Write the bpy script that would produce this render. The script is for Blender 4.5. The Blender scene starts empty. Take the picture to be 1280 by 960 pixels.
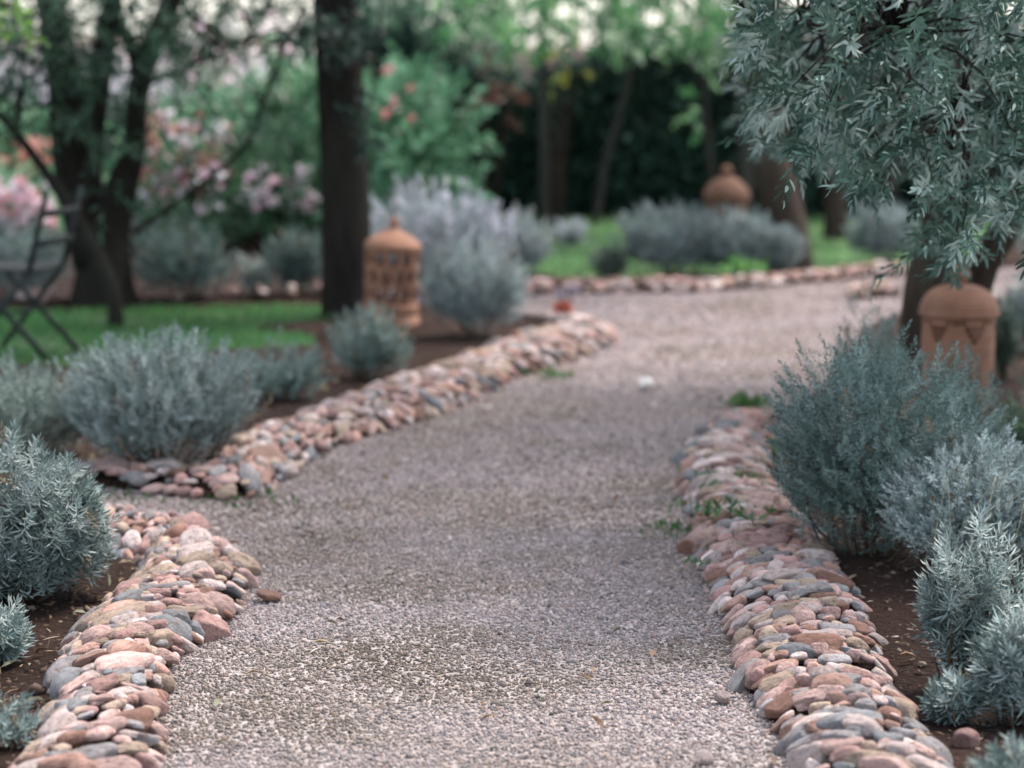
import bpy, math, random
import numpy as np
from mathutils import Vector, Matrix

# ------------------------------------------------------------------ basics
scene = bpy.context.scene
COL = scene.collection
rng = np.random.default_rng(11)
random.seed(11)

FOC, CAMZ = 2844.0, 1.6                     # 80 mm on a 36 mm sensor, eye height
PITCH = math.atan(430.0 / FOC)
CP, SP = math.cos(PITCH), math.sin(PITCH)


def ray(px, py):
    x = (px - 640.0) / FOC
    v = -(py - 480.0) / FOC
    return np.array([x, CP + v * SP, -SP + v * CP])


def ground(px, py, z=0.0):
    d = ray(px, py)
    t = (z - CAMZ) / d[2]
    return np.array([d[0] * t, d[1] * t, z])


def at(px, py, Y):
    d = ray(px, py)
    t = Y / d[1]
    return np.array([d[0] * t, Y, CAMZ + d[2] * t])


def norm(a):
    return a / np.maximum(np.linalg.norm(a, axis=-1, keepdims=True), 1e-9)


def tag(o, label=None, cat=None, group=None, kind=None):
    if label: o['label'] = label
    if cat: o['category'] = cat
    if group: o['group'] = group
    if kind: o['kind'] = kind
    return o


def empty(name, loc=(0, 0, 0), rotz=0.0):
    o = bpy.data.objects.new(name, None)
    o.empty_display_size = 0.1
    COL.objects.link(o)
    o.location = loc
    o.rotation_euler = (0, 0, rotz)
    return o


def mesh_from(name, V, faces, mat=None, tint=None, smooth=False, sharp_attr=None):
    """faces: list of integer arrays (n, k), k may differ between arrays."""
    if not isinstance(faces, (list, tuple)):
        faces = [faces]
    faces = [np.asarray(f, dtype=np.int32) for f in faces if len(f)]
    me = bpy.data.meshes.new(name)
    V = np.asarray(V, dtype=np.float32)
    me.vertices.add(len(V))
    me.vertices.foreach_set('co', V.ravel())
    loops = np.concatenate([f.ravel() for f in faces])
    tot = np.concatenate([np.full(len(f), f.shape[1], dtype=np.int32) for f in faces])
    start = np.concatenate([[0], np.cumsum(tot)[:-1]]).astype(np.int32)
    me.loops.add(len(loops))
    me.loops.foreach_set('vertex_index', loops)
    me.polygons.add(len(tot))
    me.polygons.foreach_set('loop_start', start)
    me.polygons.foreach_set('loop_total', tot)
    if smooth:
        me.polygons.foreach_set('use_smooth', np.ones(len(tot), dtype=bool))
    me.update(calc_edges=True)
    if tint is not None:
        a = me.color_attributes.new('tint', 'FLOAT_COLOR', 'POINT')
        t = np.ones((len(V), 4), dtype=np.float32)
        t[:, :3] = tint
        a.data.foreach_set('color', t.ravel())
    if mat:
        me.materials.append(mat)
    return me


def link(name, me, parent=None, loc=None):
    o = bpy.data.objects.new(name, me)
    COL.objects.link(o)
    if parent is not None:
        o.parent = parent
    if loc is not None:
        o.location = loc
    return o


class MB:
    """collects vertices and faces of one mesh"""
    def __init__(self):
        self.v, self.q, self.t, self.n = [], [], [], 0

    def add(self, V, quads=None, tris=None):
        V = np.asarray(V, float)
        if quads is not None and len(quads): self.q.append(np.asarray(quads) + self.n)
        if tris is not None and len(tris): self.t.append(np.asarray(tris) + self.n)
        self.v.append(V); self.n += len(V)

    def tube(self, pts, radii, k=8, cap=True, flute=0.0, seed=0):
        pts = np.asarray(pts, float); n = len(pts)
        radii = np.broadcast_to(np.asarray(radii, float), (n,))
        tan = norm(np.gradient(pts, axis=0))
        ref = np.array([0.0, 1.0, 0.0]) if abs(tan[0][1]) < 0.9 else np.array([1.0, 0, 0])
        rr = np.random.default_rng(seed)
        ph = rr.uniform(0, 6.28, 3)
        V = []
        for i in range(n):
            a = norm(np.cross(tan[i], ref)); b = np.cross(tan[i], a)
            th = np.linspace(0, 2 * np.pi, k, endpoint=False)
            r = radii[i] * (1 + flute * (np.sin(3 * th + ph[0] + i * .35) * .5 + np.sin(5 * th + ph[1] - i * .22) * .35 + .25 * np.sin(2 * th + ph[2] + .8 * i)))
            V.append(pts[i] + np.outer(np.cos(th) * r, a) + np.outer(np.sin(th) * r, b))
        V = np.concatenate(V)
        i = np.arange(n - 1)[:, None] * k; j = np.arange(k)[None, :]
        j2 = (j + 1) % k
        Q = np.stack([i + j, i + j2, i + k + j2, i + k + j], -1).reshape(-1, 4)
        T = None
        if cap:
            V = np.concatenate([V, pts[:1], pts[-1:]])
            a, b = len(V) - 2, len(V) - 1
            jj = np.arange(k); j2 = (jj + 1) % k
            T = np.concatenate([np.stack([np.full(k, a), j2, jj], -1), np.stack([np.full(k, b), (n - 1) * k + jj, (n - 1) * k + j2], -1)])
        self.add(V, Q, T)

    def box(self, c, s, R=None):
        x = np.array([[-1, -1, -1], [1, -1, -1], [1, 1, -1], [-1, 1, -1], [-1, -1, 1], [1, -1, 1], [1, 1, 1], [-1, 1, 1]], float) * 0.5 * np.asarray(s)
        if R is not None: x = x @ np.asarray(R).T
        self.add(x + np.asarray(c), [[0, 3, 2, 1], [4, 5, 6, 7], [0, 1, 5, 4], [1, 2, 6, 5], [2, 3, 7, 6], [3, 0, 4, 7]])

    def bar(self, p, q, w, d):
        p, q = np.asarray(p, float), np.asarray(q, float)
        z = norm(q - p); ref = np.array([0, 1.0, 0]) if abs(z[1]) < .9 else np.array([1.0, 0, 0])
        x = norm(np.cross(ref, z)); y = np.cross(z, x)
        self.box((p + q) / 2, (w, d, np.linalg.norm(q - p)), np.stack([x, y, z], 1))

    def lathe(self, prof, k=48, c=(0, 0, 0), cap=False):
        prof = np.asarray(prof, float); n = len(prof)
        th = np.linspace(0, 2 * np.pi, k, endpoint=False)
        V = np.stack([np.outer(prof[:, 0], np.cos(th)), np.outer(prof[:, 0], np.sin(th)), np.repeat(prof[:, 1:2], k, 1)], -1).reshape(-1, 3)
        i = np.arange(n - 1)[:, None] * k; j = np.arange(k)[None, :]; j2 = (j + 1) % k
        Q = np.stack([i + j, i + j2, i + k + j2, i + k + j], -1).reshape(-1, 4)
        self.add(V + np.asarray(c), Q)

    def build(self, name, mat, parent=None, smooth=True, loc=None, tint=None):
        V = np.concatenate(self.v)
        F = []
        if self.q: F.append(np.concatenate(self.q))
        if self.t: F.append(np.concatenate(self.t))
        return link(name, mesh_from(name, V, F, mat, tint, smooth), parent, loc)


def curve_pts(keys, n):
    """smooth polyline through keys (Catmull-Rom)"""
    K = np.asarray(keys, float)
    K = np.concatenate([[2 * K[0] - K[1]], K, [2 * K[-1] - K[-2]]])
    out = []
    m = len(K) - 3
    for t in np.linspace(0, m - 1e-6, n):
        i = int(t); u = t - i
        p0, p1, p2, p3 = K[i:i + 4]
        out.append(.5 * ((2 * p1) + (-p0 + p2) * u + (2 * p0 - 5 * p1 + 4 * p2 - p3) * u * u + (-p0 + 3 * p1 - 3 * p2 + p3) * u ** 3))
    return np.array(out)


# ------------------------------------------------------------------ materials
def new_mat(name):
    m = bpy.data.materials.new(name); m.use_nodes = True
    nt = m.node_tree
    return m, nt, nt.nodes['Principled BSDF'], nt.nodes['Material Output']


def N(nt, typ, **kw):
    n = nt.nodes.new(typ)
    for k, v in kw.items():
        if k in n.inputs: n.inputs[k].default_value = v
        else: setattr(n, k, v)
    return n


def ramp(nt, fac, stops):
    r = nt.nodes.new('ShaderNodeValToRGB')
    el = r.color_ramp.elements
    while len(el) < len(stops): el.new(0.5)
    for e, (p, c) in zip(el, stops):
        e.position = p; e.color = (*c, 1) if len(c) == 3 else c
    nt.links.new(fac, r.inputs['Fac'])
    return r.outputs['Color']


def mixc(nt, fac, a, b, mode='MIX'):
    m = nt.nodes.new('ShaderNodeMix'); m.data_type = 'RGBA'; m.blend_type = mode
    for s, v in ((m.inputs[0], fac), (m.inputs[6], a), (m.inputs[7], b)):
        if hasattr(v, 'is_output'): nt.links.new(v, s)
        elif isinstance(v, (int, float)): s.default_value = v
        else: s.default_value = (*v, 1)
    return m.outputs[2]


def leaf_mat(name, rough=0.6, trans=0.25, under=None, spec=0.3):
    m, nt, b, out = new_mat(name)
    at_ = N(nt, 'ShaderNodeAttribute', attribute_name='tint')
    c = at_.outputs['Color']
    if under:
        g = N(nt, 'ShaderNodeNewGeometry')
        c = mixc(nt, g.outputs['Backfacing'], c, mixc(nt, .6, c, under))
    nt.links.new(c, b.inputs['Base Color'])
    b.inputs['Roughness'].default_value = rough
    b.inputs['Specular IOR Level'].default_value = spec
    if trans:
        tr = N(nt, 'ShaderNodeBsdfTranslucent')
        nt.links.new(c, tr.inputs['Color'])
        mx = N(nt, 'ShaderNodeMixShader'); mx.inputs[0].default_value = trans
        nt.links.new(b.outputs[0], mx.inputs[1]); nt.links.new(tr.outputs[0], mx.inputs[2])
        nt.links.new(mx.outputs[0], out.inputs['Surface'])
    return m


M_LAV = leaf_mat('lavender_leaf', .62, .15, spec=.35)
M_OLIVE = leaf_mat('olive_leaf', .6, .2, under=(.22, .30, .27), spec=.22)
M_SHADE = leaf_mat('dark_olive_leaf', .6, .2, spec=.15)
M_GREEN = leaf_mat('broad_leaf', .5, .4, spec=.4)
M_DARK = leaf_mat('hedge_leaf', .6, .15, spec=.2)
M_PETAL = leaf_mat('petal', .7, .5, spec=.2)
M_GRASS = leaf_mat('grass_blade', .6, .3, spec=.2)


def bark_mat(name, c1, c2):
    m, nt, b, out = new_mat(name)
    tc = N(nt, 'ShaderNodeTexCoord')
    mp = N(nt, 'ShaderNodeMapping'); mp.inputs['Scale'].default_value = (14, 14, 2.5)
    nt.links.new(tc.outputs['Object'], mp.inputs[0])
    n1 = N(nt, 'ShaderNodeTexNoise', Scale=2.2, Detail=6.0, Roughness=.65); nt.links.new(mp.outputs[0], n1.inputs['Vector'])
    n2 = N(nt, 'ShaderNodeTexNoise', Scale=1.6, Detail=3.0); nt.links.new(tc.outputs['Object'], n2.inputs['Vector'])
    c = ramp(nt, n1.outputs['Fac'], [(.3, c1), (.7, c2)])
    c = mixc(nt, ramp(nt, n2.outputs['Fac'], [(.45, (0, 0, 0)), (.65, (.5, .5, .5))]), c, (c2[0] * .9, c2[1] * 1.1, c2[2]))
    nt.links.new(c, b.inputs['Base Color'])
    b.inputs['Roughness'].default_value = .95; b.inputs['Specular IOR Level'].default_value = .08
    bp = N(nt, 'ShaderNodeBump', Strength=.9, Distance=.02); nt.links.new(n1.outputs['Fac'], bp.inputs['Height'])
    nt.links.new(bp.outputs[0], b.inputs['Normal'])
    return m


M_BARK = bark_mat('dark_bark', (.009, .008, .007), (.03, .026, .022))
M_BARK2 = bark_mat('olive_bark', (.026, .018, .014), (.07, .054, .043))
M_BARK3 = bark_mat('grey_bark', (.03, .028, .025), (.07, .065, .057))
M_STEM = bark_mat('woody_stem', (.05, .038, .028), (.14, .105, .075))


def soil_mat():
    m, nt, b, out = new_mat('soil')
    g = N(nt, 'ShaderNodeNewGeometry')
    n1 = N(nt, 'ShaderNodeTexNoise', Scale=2.3, Detail=5.0); nt.links.new(g.outputs['Position'], n1.inputs['Vector'])
    n2 = N(nt, 'ShaderNodeTexNoise', Scale=55.0, Detail=6.0, Roughness=.7); nt.links.new(g.outputs['Position'], n2.inputs['Vector'])
    n3 = N(nt, 'ShaderNodeTexVoronoi', Scale=38.0); nt.links.new(g.outputs['Position'], n3.inputs['Vector'])
    c = ramp(nt, n1.outputs['Fac'], [(.3, (.026, .014, .010)), (.55, (.042, .023, .016)), (.75, (.065, .036, .026))])
    c = mixc(nt, .75, c, ramp(nt, n2.outputs['Fac'], [(.3, (.35, .33, .32)), (.5, (.9, .9, .9)), (.75, (1.5, 1.45, 1.35))]), 'MULTIPLY')
    nt.links.new(c, b.inputs['Base Color']); b.inputs['Roughness'].default_value = .95
    b.inputs['Specular IOR Level'].default_value = .15
    mx = N(nt, 'ShaderNodeMath', operation='ADD'); nt.links.new(n2.outputs['Fac'], mx.inputs[0])
    ml = N(nt, 'ShaderNodeMath', operation='MULTIPLY'); nt.links.new(n3.outputs['Distance'], ml.inputs[0]); ml.inputs[1].default_value = -.7
    nt.links.new(ml.outputs[0], mx.inputs[1])
    bp = N(nt, 'ShaderNodeBump', Strength=1.0, Distance=.03); nt.links.new(mx.outputs[0], bp.inputs['Height'])
    nt.links.new(bp.outputs[0], b.inputs['Normal'])
    return m


def path_mat():
    m, nt, b, out = new_mat('gravel_bed')
    g = N(nt, 'ShaderNodeNewGeometry')
    n1 = N(nt, 'ShaderNodeTexVoronoi', Scale=85.0); nt.links.new(g.outputs['Position'], n1.inputs['Vector'])
    n2 = N(nt, 'ShaderNodeTexNoise', Scale=1.1, Detail=4.0); nt.links.new(g.outputs['Position'], n2.inputs['Vector'])
    sx = N(nt, 'ShaderNodeSeparateColor'); nt.links.new(n1.outputs['Color'], sx.inputs[0])
    c = ramp(nt, sx.outputs[0], [(0, (.16, .14, .135)), (.5, (.27, .235, .225)), (1, (.40, .35, .335))])
    c = mixc(nt, .5, c, ramp(nt, n2.outputs['Fac'], [(.35, (.68, .64, .55)), (.6, (1, 1, 1))]), 'MULTIPLY')
    nt.links.new(c, b.inputs['Base Color']); b.inputs['Roughness'].default_value = .9
    bp = N(nt, 'ShaderNodeBump', Strength=.8, Distance=.01); bp.invert = True
    nt.links.new(n1.outputs['Distance'], bp.inputs['Height']); nt.links.new(bp.outputs[0], b.inputs['Normal'])
    return m


def pebble_mat():
    m, nt, b, out = new_mat('gravel_pebble')
    a = N(nt, 'ShaderNodeAttribute', attribute_name='tint')
    g = N(nt, 'ShaderNodeNewGeometry')
    mp = N(nt, 'ShaderNodeMapping'); mp.inputs['Scale'].default_value = (.8, 1.25, 1); nt.links.new(g.outputs['Position'], mp.inputs[0])
    n2 = N(nt, 'ShaderNodeTexNoise', Scale=1.2, Detail=6.0, Roughness=.68); nt.links.new(mp.outputs[0], n2.inputs['Vector'])
    c = mixc(nt, .9, a.outputs['Color'], ramp(nt, n2.outputs['Fac'], [(.34, (.50, .46, .36)), (.46, (.80, .76, .69)), (.54, (1.0, .97, .97)), (.66, (1.14, 1.1, 1.13))]), 'MULTIPLY')
    nt.links.new(c, b.inputs['Base Color']); b.inputs['Roughness'].default_value = .8
    b.inputs['Specular IOR Level'].default_value = .3
    return m


def cobble_mat(name, base, from_tint=False):
    m, nt, b, out = new_mat(name)
    if from_tint:
        a = N(nt, 'ShaderNodeAttribute', attribute_name='tint'); c = a.outputs['Color']
        co = N(nt, 'ShaderNodeNewGeometry').outputs['Position']
    else:
        oi = N(nt, 'ShaderNodeObjectInfo'); tc = N(nt, 'ShaderNodeTexCoord')
        va = N(nt, 'ShaderNodeVectorMath', operation='ADD'); vs = N(nt, 'ShaderNodeVectorMath', operation='SCALE')
        cb = N(nt, 'ShaderNodeCombineXYZ')
        for i in range(3): nt.links.new(oi.outputs['Random'], cb.inputs[i])
        nt.links.new(cb.outputs[0], vs.inputs[0]); vs.inputs['Scale'].default_value = 37.0
        nt.links.new(tc.outputs['Object'], va.inputs[0]); nt.links.new(vs.outputs[0], va.inputs[1])
        co = va.outputs[0]
        hsv = N(nt, 'ShaderNodeHueSaturation'); hsv.inputs['Color'].default_value = (*base, 1)
        mr = N(nt, 'ShaderNodeMapRange'); nt.links.new(oi.outputs['Random'], mr.inputs[0])
        mr.inputs['To Min'].default_value = .72; mr.inputs['To Max'].default_value = 1.22
        nt.links.new(mr.outputs[0], hsv.inputs['Value'])
        c = hsv.outputs[0]
    ks = 1.0 if from_tint else .11
    n1 = N(nt, 'ShaderNodeTexNoise', Scale=16.0 * ks, Detail=6.0, Roughness=.65); nt.links.new(co, n1.inputs['Vector'])
    n2 = N(nt, 'ShaderNodeTexNoise', Scale=170.0 * ks, Detail=3.0, Roughness=.7); nt.links.new(co, n2.inputs['Vector'])
    n3 = N(nt, 'ShaderNodeTexNoise', Scale=26.0 * ks, Detail=6.0, Roughness=.7); nt.links.new(co, n3.inputs['Vector'])
    c = mixc(nt, .8, c, ramp(nt, n1.outputs['Fac'], [(.25, (.6, .55, .52)), (.5, (1, 1, 1)), (.75, (1.3, 1.27, 1.25))]), 'MULTIPLY')
    c = mixc(nt, .7, c, ramp(nt, n2.outputs['Fac'], [(.3, (.6, .58, .56)), (.5, (1, 1, 1)), (.72, (1.3, 1.3, 1.3))]), 'MULTIPLY')
    c = mixc(nt, ramp(nt, n3.outputs['Fac'], [(.5, (0, 0, 0)), (.64, (.7, .7, .7))]), c, (.12, .075, .055))       # dried soil
    nt.links.new(c, b.inputs['Base Color']); b.inputs['Roughness'].default_value = .78
    b.inputs['Specular IOR Level'].default_value = .3
    ad = N(nt, 'ShaderNodeMath', operation='MULTIPLY_ADD'); nt.links.new(n2.outputs['Fac'], ad.inputs[0]); ad.inputs[1].default_value = .25
    nt.links.new(n1.outputs['Fac'], ad.inputs[2])
    bp = N(nt, 'ShaderNodeBump', Strength=.8, Distance=.02); nt.links.new(ad.outputs[0], bp.inputs['Height'])
    nt.links.new(bp.outputs[0], b.inputs['Normal'])
    return m


COBBLE = {
    'pink': (.44, .30, .27), 'salmon': (.37, .225, .18), 'pale': (.47, .385, .36), 'grey': (.26, .245, .245),
    'slate': (.195, .205, .213), 'tan': (.34, .26, .20), 'brown': (.22, .12, .09), 'rose': (.33, .20, .18),
}
COLWORD = {'pink': 'pink', 'salmon': 'salmon', 'pale': 'whitish', 'grey': 'grey', 'slate': 'blue-grey', 'tan': 'tan', 'brown': 'dark red-brown', 'rose': 'dull rose'}
M_COB = {k: cobble_mat('cobble_' + k, v) for k, v in COBBLE.items()}
M_COB['white'] = cobble_mat('cobble_white', (.8, .76, .72))
M_COBT = cobble_mat('cobble_mixed', None, True)
M_SOIL, M_PATH, M_PEB = soil_mat(), path_mat(), pebble_mat()


def clay_mat(name='terracotta', k=1.0):
    m, nt, b, out = new_mat(name)
    tc = N(nt, 'ShaderNodeTexCoord')
    n1 = N(nt, 'ShaderNodeTexNoise', Scale=6.0, Detail=8.0, Roughness=.7); nt.links.new(tc.outputs['Object'], n1.inputs['Vector'])
    mp = N(nt, 'ShaderNodeMapping'); mp.inputs['Scale'].default_value = (2, 2, 60); nt.links.new(tc.outputs['Object'], mp.inputs[0])
    n2 = N(nt, 'ShaderNodeTexNoise', Scale=2.0, Detail=3.0); nt.links.new(mp.outputs[0], n2.inputs['Vector'])
    c = ramp(nt, n1.outputs['Fac'], [(.3, (.19 * k, .10 * k, .068 * k)), (.5, (.35 * k, .165 * k, .098 * k)), (.66, (.39 * k, .205 * k, .13 * k)), (.78, (.44 * k, .34 * k, .28 * k))])
    c = mixc(nt, .5, c, ramp(nt, n2.outputs['Fac'], [(.35, (.7, .68, .66)), (.6, (1.1, 1.1, 1.1))]), 'MULTIPLY')
    nt.links.new(c, b.inputs['Base Color']); b.inputs['Roughness'].default_value = .85
    bp = N(nt, 'ShaderNodeBump', Strength=.4, Distance=.008); nt.links.new(n2.outputs['Fac'], bp.inputs['Height'])
    nt.links.new(bp.outputs[0], b.inputs['Normal'])
    return m


M_CLAY = M_CLAY_TAN = clay_mat(k=.7)
M_CLAY_RED = clay_mat('dark_terracotta', .5)


def flat_mat(name, c, rough=.7, metal=0.0, noise=.15):
    m, nt, b, out = new_mat(name)
    tc = N(nt, 'ShaderNodeTexCoord')
    n1 = N(nt, 'ShaderNodeTexNoise', Scale=6.0, Detail=6.0); nt.links.new(tc.outputs['Object'], n1.inputs['Vector'])
    cc = mixc(nt, 1.0, c, ramp(nt, n1.outputs['Fac'], [(.3, (1 - noise,) * 3), (.7, (1 + noise,) * 3)]), 'MULTIPLY')
    nt.links.new(cc, b.inputs['Base Color']); b.inputs['Roughness'].default_value = rough; b.inputs['Metallic'].default_value = metal
    return m


M_IRON = flat_mat('dark_green_iron', (.008, .012, .011), .75)
M_PLASTER = flat_mat('pink_plaster', (.82, .72, .71), .9, noise=.06)
M_STRAW = leaf_mat('dry_straw', .8, .1)
M_LAWN = flat_mat('turf', (.045, .085, .03), .95, noise=.3)
# ------------------------------------------------------------------ ground plan (traced on the ground plane)
def gp(lst, z=0.0):
    return np.array([ground(x, y, z)[:2] for x, y in lst])


def inside(P, poly):
    x, y = P[..., 0], P[..., 1]
    r = np.zeros(x.shape, bool)
    n = len(poly)
    for i in range(n):
        x1, y1 = poly[i]; x2, y2 = poly[(i + 1) % n]
        c = ((y1 > y) != (y2 > y))
        r ^= c & (x < (x2 - x1) * (y - y1) / ((y2 - y1) + 1e-12) + x1)
    return r


def poly_dist(P, poly):
    d = np.full(P.shape[:-1], 1e9)
    n = len(poly)
    for i in range(n):
        a = poly[i]; b = poly[(i + 1) % n]
        ab = b - a
        t = np.clip(((P - a) @ ab) / (ab @ ab + 1e-12), 0, 1)
        d = np.minimum(d, np.linalg.norm(P - (a + t[..., None] * ab), axis=-1))
    return d


R_PATH = [(1080, 1120), (1035, 1040), (995, 968), (975, 920), (940, 885), (917, 845), (912, 800), (893, 755), (873, 705), (860, 650), (850, 600), (858, 565), (884, 538)]
R_BED = [(1300, 1120), (1245, 1030), (1200, 965), (1155, 895), (1128, 859), (1107, 800), (1092, 757), (1065, 712), (1037, 670), (995, 630), (968, 590), (965, 560), (985, 530)]
L_PATH = [(175, 1120), (195, 1030), (206, 960), (206, 900), (212, 850), (240, 815), (285, 780), (312, 735), (300, 705), (268, 682), (225, 668), (180, 661), (125, 653)]
L_BED = [(-100, 1120), (-40, 1010), (0, 955), (40, 920), (55, 870), (58, 830), (85, 785), (125, 748), (160, 722), (178, 704), (172, 693), (150, 684), (110, 668)]
M_PATH_ = [(80, 610), (150, 613), (200, 620), (262, 626), (325, 622), (362, 598), (415, 565), (484, 541), (540, 526), (600, 500), (640, 478), (690, 462), (735, 446), (772, 428), (752, 411)]
M_BED_ = [(80, 580), (140, 583), (190, 586), (235, 582), (266, 570), (290, 550), (325, 533), (375, 514), (420, 497), (470, 478), (520, 462), (560, 452), (595, 438), (640, 418), (700, 406)]
F_PATH = [(600, 371), (680, 370), (760, 368), (860, 367), (960, 360), (1060, 350), (1140, 345)]
F_BED = [(600, 356), (680, 354), (760, 352), (860, 352), (960, 347), (1060, 338), (1140, 334)]
B_PATH = [(20, 383), (100, 382), (180, 381), (260, 379), (340, 376), (420, 374)]
B_BED = [(20, 371), (100, 370), (180, 369), (260, 367), (340, 365), (420, 363)]


def mid(a, b, f=.5):
    return [(x1 * (1 - f) + x2 * f, y1 * (1 - f) + y2 * f) for (x1, y1), (x2, y2) in zip(a, b)]


PATH_POLY = gp(mid(L_PATH, L_BED, .4)[:-1] + [(118, 656), (-260, 650), (-260, 598), (60, 598)] + mid(M_PATH_, M_BED_, .4)
               + [(715, 402), (650, 392), (560, 381), (430, 378), (430, 360), (560, 360)] + mid(F_PATH, F_BED, .4)
               + [(1400, 330), (1600, 350), (1400, 372), (1150, 380), (1080, 410), (1010, 500)] + mid(R_PATH, R_BED, .4)[::-1] + [(1400, 1650), (-220, 1650)])
LAWN_POLYS = [gp([(-500, 470), (120, 458), (300, 440), (395, 432), (392, 424), (350, 421), (318, 414), (345, 408), (412, 403), (412, 386), (200, 388), (60, 392), (-500, 400)]),
              gp([(560, 351), (800, 347), (985, 341), (1060, 334), (1250, 326), (1300, 262), (900, 258), (640, 258), (560, 290)])]


def hill(P):
    """low undulation of the bed soil"""
    x, y = P[..., 0], P[..., 1]
    return (.012 * np.sin(5.1 * x + 1.3 * y) + .01 * np.sin(3.3 * y - 2.2 * x + 1) + .006 * np.sin(11 * x + 7 * y) + .005 * np.sin(13.7 * y - 9 * x))


def axis(lo, hi, step, far):
    a = np.arange(lo, hi, step)
    g = [lo]; s = step
    left = []
    v = lo
    while v > -far:
        s *= 1.35; v -= s; left.append(v)
    right = []; v = a[-1]; s = step
    while v < far:
        s *= 1.35; v += s; right.append(v)
    return np.array(left[::-1] + list(a) + right)


gx, gy = axis(-4.0, 4.5, .05, 600), axis(2.6, 19, .05, 600)
GX, GY = np.meshgrid(gx, gy)
GP = np.stack([GX, GY], -1)
ins = inside(GP, PATH_POLY)
near = (np.abs(GX) < 6) & (GY > 2) & (GY < 22)
dd = np.where(near, poly_dist(GP, PATH_POLY), 5.0)
sd = np.where(ins, -dd, dd)
GZ = np.where(near, np.clip(sd / .12, -1, 1) * .03 - .012, .018)
GZ += np.where(ins, 0, hill(GP)) * near
for lp in LAWN_POLYS:
    GZ = np.where(inside(GP, lp), -.03, GZ)
GZ = np.where(near, GZ, -.03)
ny, nx = GX.shape
idx = np.arange(nx * ny).reshape(ny, nx)
Q = np.stack([idx[:-1, :-1], idx[:-1, 1:], idx[1:, 1:], idx[1:, :-1]], -1).reshape(-1, 4)
tag(link('ground', mesh_from('ground', np.stack([GX, GY, GZ], -1).reshape(-1, 3), Q, M_SOIL, smooth=True)), kind='structure')


def flat_poly(name, poly, z, mat):
    import bmesh
    bm = bmesh.new()
    f = bm.faces.new([bm.verts.new((p[0], p[1], z)) for p in poly])
    bmesh.ops.triangulate(bm, faces=[f])
    bmesh.ops.recalc_face_normals(bm, faces=bm.faces[:])
    if sum(f.normal.z for f in bm.faces) < 0:
        bmesh.ops.reverse_faces(bm, faces=bm.faces[:])
    me = bpy.data.meshes.new(name); bm.to_mesh(me); bm.free(); me.materials.append(mat)
    return link(name, me)


tag(flat_poly('path', PATH_POLY, 0.0, M_PATH), kind='structure')
for lp in LAWN_POLYS:
    tag(flat_poly('lawn', lp, 0.0, M_LAWN), kind='structure')

# gravel: every pebble its own little stone
ICO_V = []
t_ = (1 + 5 ** .5) / 2
ICO_V = norm(np.array([[-1, t_, 0], [1, t_, 0], [-1, -t_, 0], [1, -t_, 0], [0, -1, t_], [0, 1, t_], [0, -1, -t_], [0, 1, -t_], [t_, 0, -1], [t_, 0, 1], [-t_, 0, -1], [-t_, 0, 1]], float))
ICO_F = np.array([[0, 11, 5], [0, 5, 1], [0, 1, 7], [0, 7, 10], [0, 10, 11], [1, 5, 9], [5, 11, 4], [11, 10, 2], [10, 7, 6], [7, 1, 8], [3, 9, 4], [3, 4, 2], [3, 2, 6], [3, 6, 8], [3, 8, 9], [4, 9, 5], [2, 4, 11], [6, 2, 10], [8, 6, 7], [9, 8, 1]])
OCT_V = np.array([[1, 0, 0], [0, 1, 0], [-1, 0, 0], [0, -1, 0], [0, 0, 1], [0, 0, -1.]])
OCT_F = np.array([[0, 1, 4], [1, 2, 4], [2, 3, 4], [3, 0, 4], [1, 0, 5], [2, 1, 5], [3, 2, 5], [0, 3, 5]])


def rand_rot(n, tilt=1.0):
    q = rng.normal(size=(n, 4)); q[:, 1:3] *= tilt
    q = norm(q); w, x, y, z = q.T
    return np.stack([np.stack([1 - 2 * (y * y + z * z), 2 * (x * y - z * w), 2 * (x * z + y * w)], -1),
                     np.stack([2 * (x * y + z * w), 1 - 2 * (x * x + z * z), 2 * (y * z - x * w)], -1),
                     np.stack([2 * (x * z - y * w), 2 * (y * z + x * w), 1 - 2 * (x * x + y * y)], -1)], 1)


def pebbles(P, size, base_v, base_f, colours, flat=.6, tilt=.35, zf=.25):
    n, k = len(P), len(base_v)
    s = size[:, None] * np.stack([rng.uniform(.75, 1.35, n), rng.uniform(.65, 1.1, n), rng.uniform(.45, .85, n) * flat / .6], -1)
    V = base_v[None] * (1 + rng.uniform(-.18, .18, (n, k, 1)))
    V = V * s[:, None, :]
    V = np.einsum('nij,nkj->nki', rand_rot(n, tilt), V)
    P3 = np.concatenate([P[:, :2], (P[:, 2] if P.shape[1] > 2 else np.zeros(n))[:, None] + (size * zf)[:, None]], 1)
    V = V + P3[:, None, :]
    F = (np.arange(n)[:, None, None] * k + base_f[None]).reshape(-1, 3)
    T = np.repeat(colours, k, axis=0)
    return V.reshape(-1, 3), F, T


GRAVEL_COL = np.array([[.36, .31, .30], [.42, .36, .345], [.30, .275, .27], [.22, .205, .20], [.50, .44, .42], [.36, .28, .25], [.27, .26, .27], [.40, .34, .29], [.13, .12, .12], [.60, .55, .53], [.33, .24, .20]])
GRAVEL_W = np.array([20, 16, 16, 14, 8, 8, 9, 6, 7, 2.5, 3.5]); GRAVEL_W = GRAVEL_W / GRAVEL_W.sum()


def scatter(poly, dens, ylo, yhi, fade=None):
    lo, hi = poly.min(0), poly.max(0)
    lo = np.maximum(lo, [-3.2, ylo]); hi = np.minimum(hi, [3.6, yhi])
    n = int((hi[0] - lo[0]) * (hi[1] - lo[1]) * dens)
    P = rng.uniform(lo, hi, (n, 2))
    P = P[inside(P, poly)]
    # only where the photograph looks (with a margin)
    return P[np.abs(P[:, 0]) < P[:, 1] * .26 + .35]


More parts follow.
